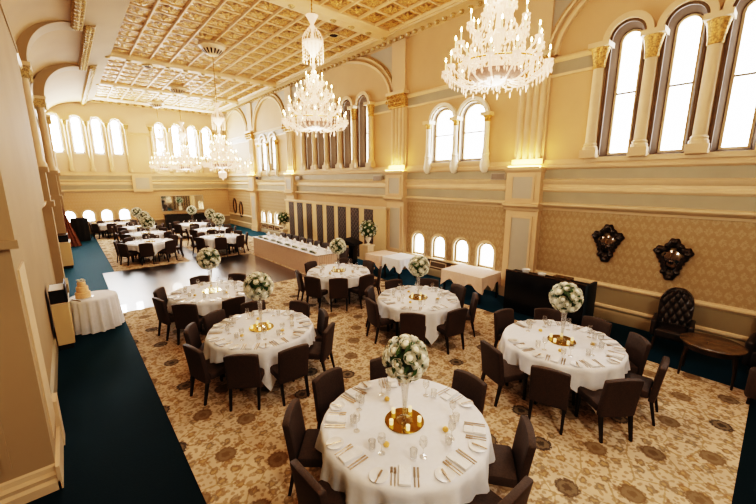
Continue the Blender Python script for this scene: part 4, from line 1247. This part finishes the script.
# cake table
t = thing('cake_table', 'small round cake table under a white floor-length cloth in the blue aisle', 'table', (.16, 9.96, 0))
MB().lathe([(.0,.70),(.42,.70),(.425,.73),(.42,.742),(0,.742)], 32).build('tabletop', M['wood'], t)
MB().tube([(0,0,.03),(0,0,.70)], .04, 10).build('post', M['leg'], t)
MB().lathe([(.28,0),(.28,.03),(.0,.06)], 20).build('base', M['leg'], t)
mb = MB(); n = 120; mb.v.append((0,0,.748))
for (r, z, am) in ((.2,.748,0),(.40,.748,0),(.43,.743,0),(.44,.70,.006),(.455,.45,.018),(.475,.15,.028),(.485,.02,.032)):
    for k in range(n):
        a = 2*pi*k/n; q = r+am*sin(a*17)+am*.5*sin(a*31+1); mb.v.append((q*cos(a), q*sin(a), z))
for k in range(n): mb.f.append((0, 1+k, 1+(k+1) % n))
for i in range(6):
    for k in range(n): mb.f.append((1+i*n+k, 1+(i+1)*n+k, 1+(i+1)*n+(k+1) % n, 1+i*n+(k+1) % n))
o = mb.build('tablecloth', M['cloth'], loc=(.16, 9.96, 0), angle=80); tag(o, 'white floor-length cloth with soft folds on the cake table', 'tablecloth')
t = thing('wedding_cake', 'small peach wedding cake of stacked tiers on the white-clothed cake table', 'cake', (.0, 9.88, .75))
MB().lathe([(.0,0),(.16,0),(.17,.012),(.0,.016)], 28).build('cake_board', M['china'], t)
for z, r, h in ((.016,.135,.13),(.146,.105,.12),(.266,.075,.10)):
    MB().lathe([(0,0),(r,0),(r+.004,.012),(r,.022),(r,h-.015),(r-.012,h),(0,h)], 28).build('cake_tier', M['icing'], t, loc=(0,0,z))
for k in range(6):
    o = bpy.data.objects.new('sugar_flower', ROSES[k % 3]); COL.objects.link(o); o.parent = t; o.location = (.045*cos(k*1.05), .045*sin(k*1.05), .385+.02*(k % 2)); o.scale = (.035,)*3
    o['label'] = 'peach sugar flower'
o = MB().rbox(-.006,.006,-.15,.15,0,.02,.004,1).build('cake_knife', M['steel'], loc=(-.13, 9.72, .75), rotz=.5); tag(o, 'cake knife lying beside the peach wedding cake', 'knife')

# drapes near the far left
t = thing('tied_drape', 'rose-brown drape hanging slanted against the cream wall by the blue aisle', 'curtain', (-.25, 23.4, 0))
mb = MB(); n = 24
for z, x0, x1 in ((2.25,-.10,-.02),(1.6,-.08,.12),(1.0,-.06,.28),(.5,-.05,.42),(.0,-.04,.55)):
    for k in range(n):
        q = k/(n-1); mb.v.append((x0+(x1-x0)*q, .04*sin(q*22), z))
for i in range(4):
    for k in range(n-1): mb.f.append((i*n+k, i*n+k+1, (i+1)*n+k+1, (i+1)*n+k))
mb.build('drape_cloth', M['drape'], t, angle=80)
MB().tube([(-.25,0,2.27),(.02,0,2.27)], .02, 8).build('curtain_rod', M['brass'], t)
t = thing('black_screen', 'black draped stand below the small end windows at the end of the blue aisle', 'screen', (.36, 25.3, 0))
mb = MB(); n = 40
for z in (1.25, .6, .012):
    for k in range(n):
        a = 2*pi*k/n; r = 1+.06*sin(a*9); mb.v.append((.36*r*cos(a), .20*r*sin(a), z))
for i in range(2):
    for k in range(n): mb.f.append((i*n+k, i*n+(k+1) % n, (i+1)*n+(k+1) % n, (i+1)*n+k))
mb.f.append(tuple(range(n))); mb.build('black_drape', M['black'], t, angle=80)
MB().box(-.30,.30,-.12,.12,1.25,1.28).build('top_board', M['blackgloss'], t)
# black bar below the long mirror
t = thing('black_bar', 'long black draped bar below the long mirror on the end wall', 'bar', (6.1, 27.3, 0))
MB().rbox(-1.25, 1.25, -.30, .30, 0, 1.0, .02).build('bar_body', M['black'], t)
MB().rbox(-1.30, 1.30, -.35, .35, 1.0, 1.05, .015).build('bar_top', M['blackgloss'], t)

# ------------------------------------------------------------------ chandeliers
def arm_mesh(r, z_tip, kind):
    """crystal arm pointing along +X: rises from the hub, dips and ends in a dish"""
    arm = MB(); pts = []
    for k in range(9):
        q = k/8; x = .08+(r-.08)*q
        z = z_tip - .10 - .16*sin(pi*q)*(1-.2*q) + (.10 if q > .99 else .08*q*q)
        pts.append((x, 0, z))
    arm.tube(pts, .013, 6)
    arm.lathe([(.012,-.03),(.05,-.01),(.062,.008),(.02,.008)], 10, (r, 0, z_tip))
    for k in range(6):
        a = 2*pi*k/6; arm.octa((r+.052*cos(a), .052*sin(a), z_tip-.055), .013, .05)
    arm.octa((r, 0, z_tip-.10), .022, .06); arm.octa((r*.62, 0, z_tip-.30), .016, .06)
    can = MB().lathe([(.011,.01),(.016,.02),(.011,.03),(.011,.13),(.008,.135)], 8, (r, 0, z_tip))
    fl = MB().lathe([(.0,.132),(.010,.145),(.013,.165),(.006,.19),(.0,.205)], 8, (r, 0, z_tip))
    return arm, can, fl
TIERS = [(.76, .12, 14, 0), (.62, .44, 12, .2), (.42, .76, 8, .1), (.20, 1.02, 5, .3)]
def make_chandelier():
    """origin at the underside of the body"""
    t = thing('crystal_chandelier', 'x', 'chandelier')
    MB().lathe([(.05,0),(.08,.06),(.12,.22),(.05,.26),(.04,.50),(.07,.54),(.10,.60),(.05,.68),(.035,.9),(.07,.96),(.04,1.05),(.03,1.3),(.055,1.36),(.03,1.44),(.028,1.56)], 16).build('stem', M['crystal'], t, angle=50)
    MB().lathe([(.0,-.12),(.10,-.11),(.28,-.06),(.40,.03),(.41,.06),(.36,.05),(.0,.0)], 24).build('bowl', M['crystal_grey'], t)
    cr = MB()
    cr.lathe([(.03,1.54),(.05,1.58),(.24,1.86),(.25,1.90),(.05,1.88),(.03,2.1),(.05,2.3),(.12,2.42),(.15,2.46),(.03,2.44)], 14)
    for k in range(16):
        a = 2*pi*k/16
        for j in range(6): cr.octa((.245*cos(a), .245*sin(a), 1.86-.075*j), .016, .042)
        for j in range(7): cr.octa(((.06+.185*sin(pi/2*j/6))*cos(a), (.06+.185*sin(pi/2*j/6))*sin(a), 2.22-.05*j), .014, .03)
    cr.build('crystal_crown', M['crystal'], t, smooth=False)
    st = MB()
    for k in range(26):                                   # swags from stem to the rings
        a = 2*pi*k/26
        for j in range(11):
            q = j/10; r = .06+.34*q**1.3; z = 1.22-.78*q; st.octa((r*cos(a), r*sin(a), z), .015, .038)
    for k in range(44):
        a = 2*pi*k/44
        for j in range(3): st.octa((.70*cos(a), .70*sin(a), .10-.075*j), .016, .042)
        for j in range(4): st.octa((.40*cos(a), .40*sin(a), .44-.075*j), .014, .042)
    for k in range(30):
        a = 2*pi*k/30
        for j in range(4): st.octa((.54*cos(a), .54*sin(a), .22-.08*j), .018, .046)
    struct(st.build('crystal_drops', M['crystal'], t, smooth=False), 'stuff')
    MB().lathe([(.69,.12),(.705,.13),(.69,.14),(.675,.13)], 36, cap=False).build('ring', M['brass'], t)
    for ti, (r, z, n, o0) in enumerate(TIERS):
        am, cn, fl = arm_mesh(r, z, ti)
        a0 = None
        for k in range(n):
            rz = 2*pi*(k+o0)/n
            if a0 is None:
                a0 = am.build('arm', M['crystal'], t, rotz=rz, angle=60); cn.build('candle', M['candle'], a0); fl.build('flame', M['flame'], a0)
                KIDS[a0.name] = list(a0.children)
            else:
                c = a0.copy(); COL.objects.link(c); c.rotation_euler.z = rz
                for ch in KIDS[a0.name]:
                    d = ch.copy(); COL.objects.link(d); d.parent = c
    return t
CH = make_chandelier()
bpy.context.view_layer.update()
KIDS[CH.name] = [o for o in CH.children]
for a in KIDS[CH.name]: KIDS[a.name] = [o for o in a.children]
CHS = [(4.88, 3.02, 4.74, 'big lit crystal chandelier hung closest to the tall arched windows, chain above the picture', .93, 60),
       (4.90, 7.97, 4.62, 'lit crystal chandelier hanging over the round tables before the bridal table', 1.0, 60),
       (4.60, 14.25, 3.84, 'lit crystal chandelier with a hanging lower pendant over the dance floor', .90, 70),
       (5.05, 21.5, 3.95, 'lit crystal chandelier beyond the dance floor, glowing before the end windows', 0.95, 60),
       (4.90, 26.3, 4.10, 'smallest-looking lit crystal chandelier close to the end wall', .95, 30)]
for i, (x, y, z, lab, sc, en) in enumerate(CHS):
    if i == 0: o = CH; o.location = (x, y, z); o['label'] = lab; o['group'] = 'crystal chandeliers'; o.scale = (sc,)*3
    else: o = dup(CH, (x, y, z), .13*i, lab, 'crystal chandeliers', scale=sc)
    top = (ZB-.30-z)/sc
    ch = MB(); zz = 2.42; k = 0
    ch.tube([(0,0,2.42),(0,0,top)], .010, 6)
    while zz < top-.05:
        ch.lathe([(.0,-.03),(.018,-.015),(.018,.015),(.0,.03)], 6, (0,0,zz)); zz += .09
    ch.build('chain', M['brass'], o)
    if i == 2:
        MB().lathe([(.0,-.62),(.03,-.58),(.05,-.52),(.14,-.50),(.17,-.36),(.17,-.28),(.06,-.24),(.03,-.18),(.03,0)], 12).build('lower_pendant', M['crystal'], o, smooth=False)
    l = bpy.data.lights.new('chandelier_lamp', 'POINT'); l.energy = en*1.5; l.color = (1, .82, .62); l.shadow_soft_size = .35
    lo = bpy.data.objects.new('chandelier_lamp', l); COL.objects.link(lo); lo.location = (x, y, z+1.35*sc)
    l = bpy.data.lights.new('chandelier_lamp', 'POINT'); l.energy = en*.7; l.color = (1, .84, .66); l.shadow_soft_size = .3
    lo = bpy.data.objects.new('chandelier_lamp', l); COL.objects.link(lo); lo.location = (x, y, z-.25)
    # ceiling boss with slots
    t = thing('ceiling_boss', ['cream slotted ceiling boss above the chandelier nearest the tall windows', 'cream slotted ceiling boss over the round tables', 'cream and gold slotted ceiling boss over the dance floor', 'slotted ceiling boss beyond the dance floor', 'slotted ceiling boss close to the end wall'][i], 'ceiling rose', (x, y, ZB-.02), group='chandelier ceiling bosses')
    MB().lathe([(.44,.10),(.44,.0),(.38,-.04),(.34,-.10),(.20,-.24),(.10,-.28),(.0,-.28)], 24).build('boss_dome', M['cream'], t)
    sl = MB()
    for k in range(16):
        a = 2*pi*k/16; c, s = cos(a), sin(a)
        for r, z, w in ((.335,-.112,.03),(.22,-.232,.018)): pass
        p = [Vector((.345*c-.03*s, .345*s+.03*c, -.105)), Vector((.345*c+.03*s, .345*s-.03*c, -.105)), Vector((.215*c+.018*s, .215*s-.018*c, -.236)), Vector((.215*c-.018*s, .215*s+.018*c, -.236))]
        off = Vector((c*.006, s*.006, -.006)); sl.add([(q+off)[:] for q in p], [(0,1,2,3)])
    sl.build('slot_grille', M['slot'], t, smooth=False)

l = bpy.data.lights.new('fill_light', 'POINT'); l.energy = 330; l.color = (1, .90, .78); l.shadow_soft_size = .6  # added unseen fill light behind the camera for the near pier and tables
lo = bpy.data.objects.new('fill_light', l); COL.objects.link(lo); lo.location = (1.6, -2.2, 5.4)
# crystal wall candelabrum by the fourth pilaster
t = thing('wall_candelabrum', 'lit crystal candelabrum on the wall beside the fourth fluted pilaster', 'wall light', (XR-.36, 23.0, 3.72))
MB().lathe([(.14,0),(.08,.06),(.05,.2),(.11,.28),(.05,.36),(.04,.8),(.08,.86),(0,.95)], 12).build('stem', M['crystal'], t)
for k in range(9):
    a = pi/2+pi*k/8; r = (.66 if k % 2 else .46); h = .18+.22*(k % 2 == 0)
    am = MB(); am.tube([(0,0,.24),(r*.5*cos(a),r*.5*sin(a),.14),(r*cos(a),r*sin(a),h)], .02, 6)
    am.lathe([(.01,-.02),(.07,0),(.08,.02),(.02,.02)], 8, (r*cos(a), r*sin(a), h))
    for j2 in range(6): am.octa((r*cos(a)+.07*cos(j2*1.047), r*sin(a)+.07*sin(j2*1.047), h-.08), .022, .09)
    ar = am.build('arm', M['crystal'], t)
    MB().lathe([(.018,0),(.018,.20),(0,.21)], 8, (r*cos(a), r*sin(a), h+.01)).build('candle', M['candle'], ar)
    MB().lathe([(0,0),(.024,.03),(0,.10)], 8, (r*cos(a), r*sin(a), h+.22)).build('flame', M['flame'], ar)

# ------------------------------------------------------------------ world, camera, colour
w = bpy.data.worlds.new('world'); S.world = w; w.use_nodes = True
w.node_tree.nodes['Background'].inputs[0].default_value = (1, .95, .88, 1); w.node_tree.nodes['Background'].inputs[1].default_value = .4
cam = bpy.data.cameras.new('camera'); cam.sensor_width = 36; cam.lens = 353/756*36; cam.clip_start = .05
co = bpy.data.objects.new('camera', cam); COL.objects.link(co)
co.location = (0, 0, 3.29); co.rotation_euler = (pi/2-.200, 0, -.718)
S.camera = co
S.view_settings.view_transform = 'Filmic'
S.view_settings.look = 'Very High Contrast'
S.view_settings.exposure = .55
S.cycles.max_bounces = 8
S.cycles.sample_clamp_indirect = 8
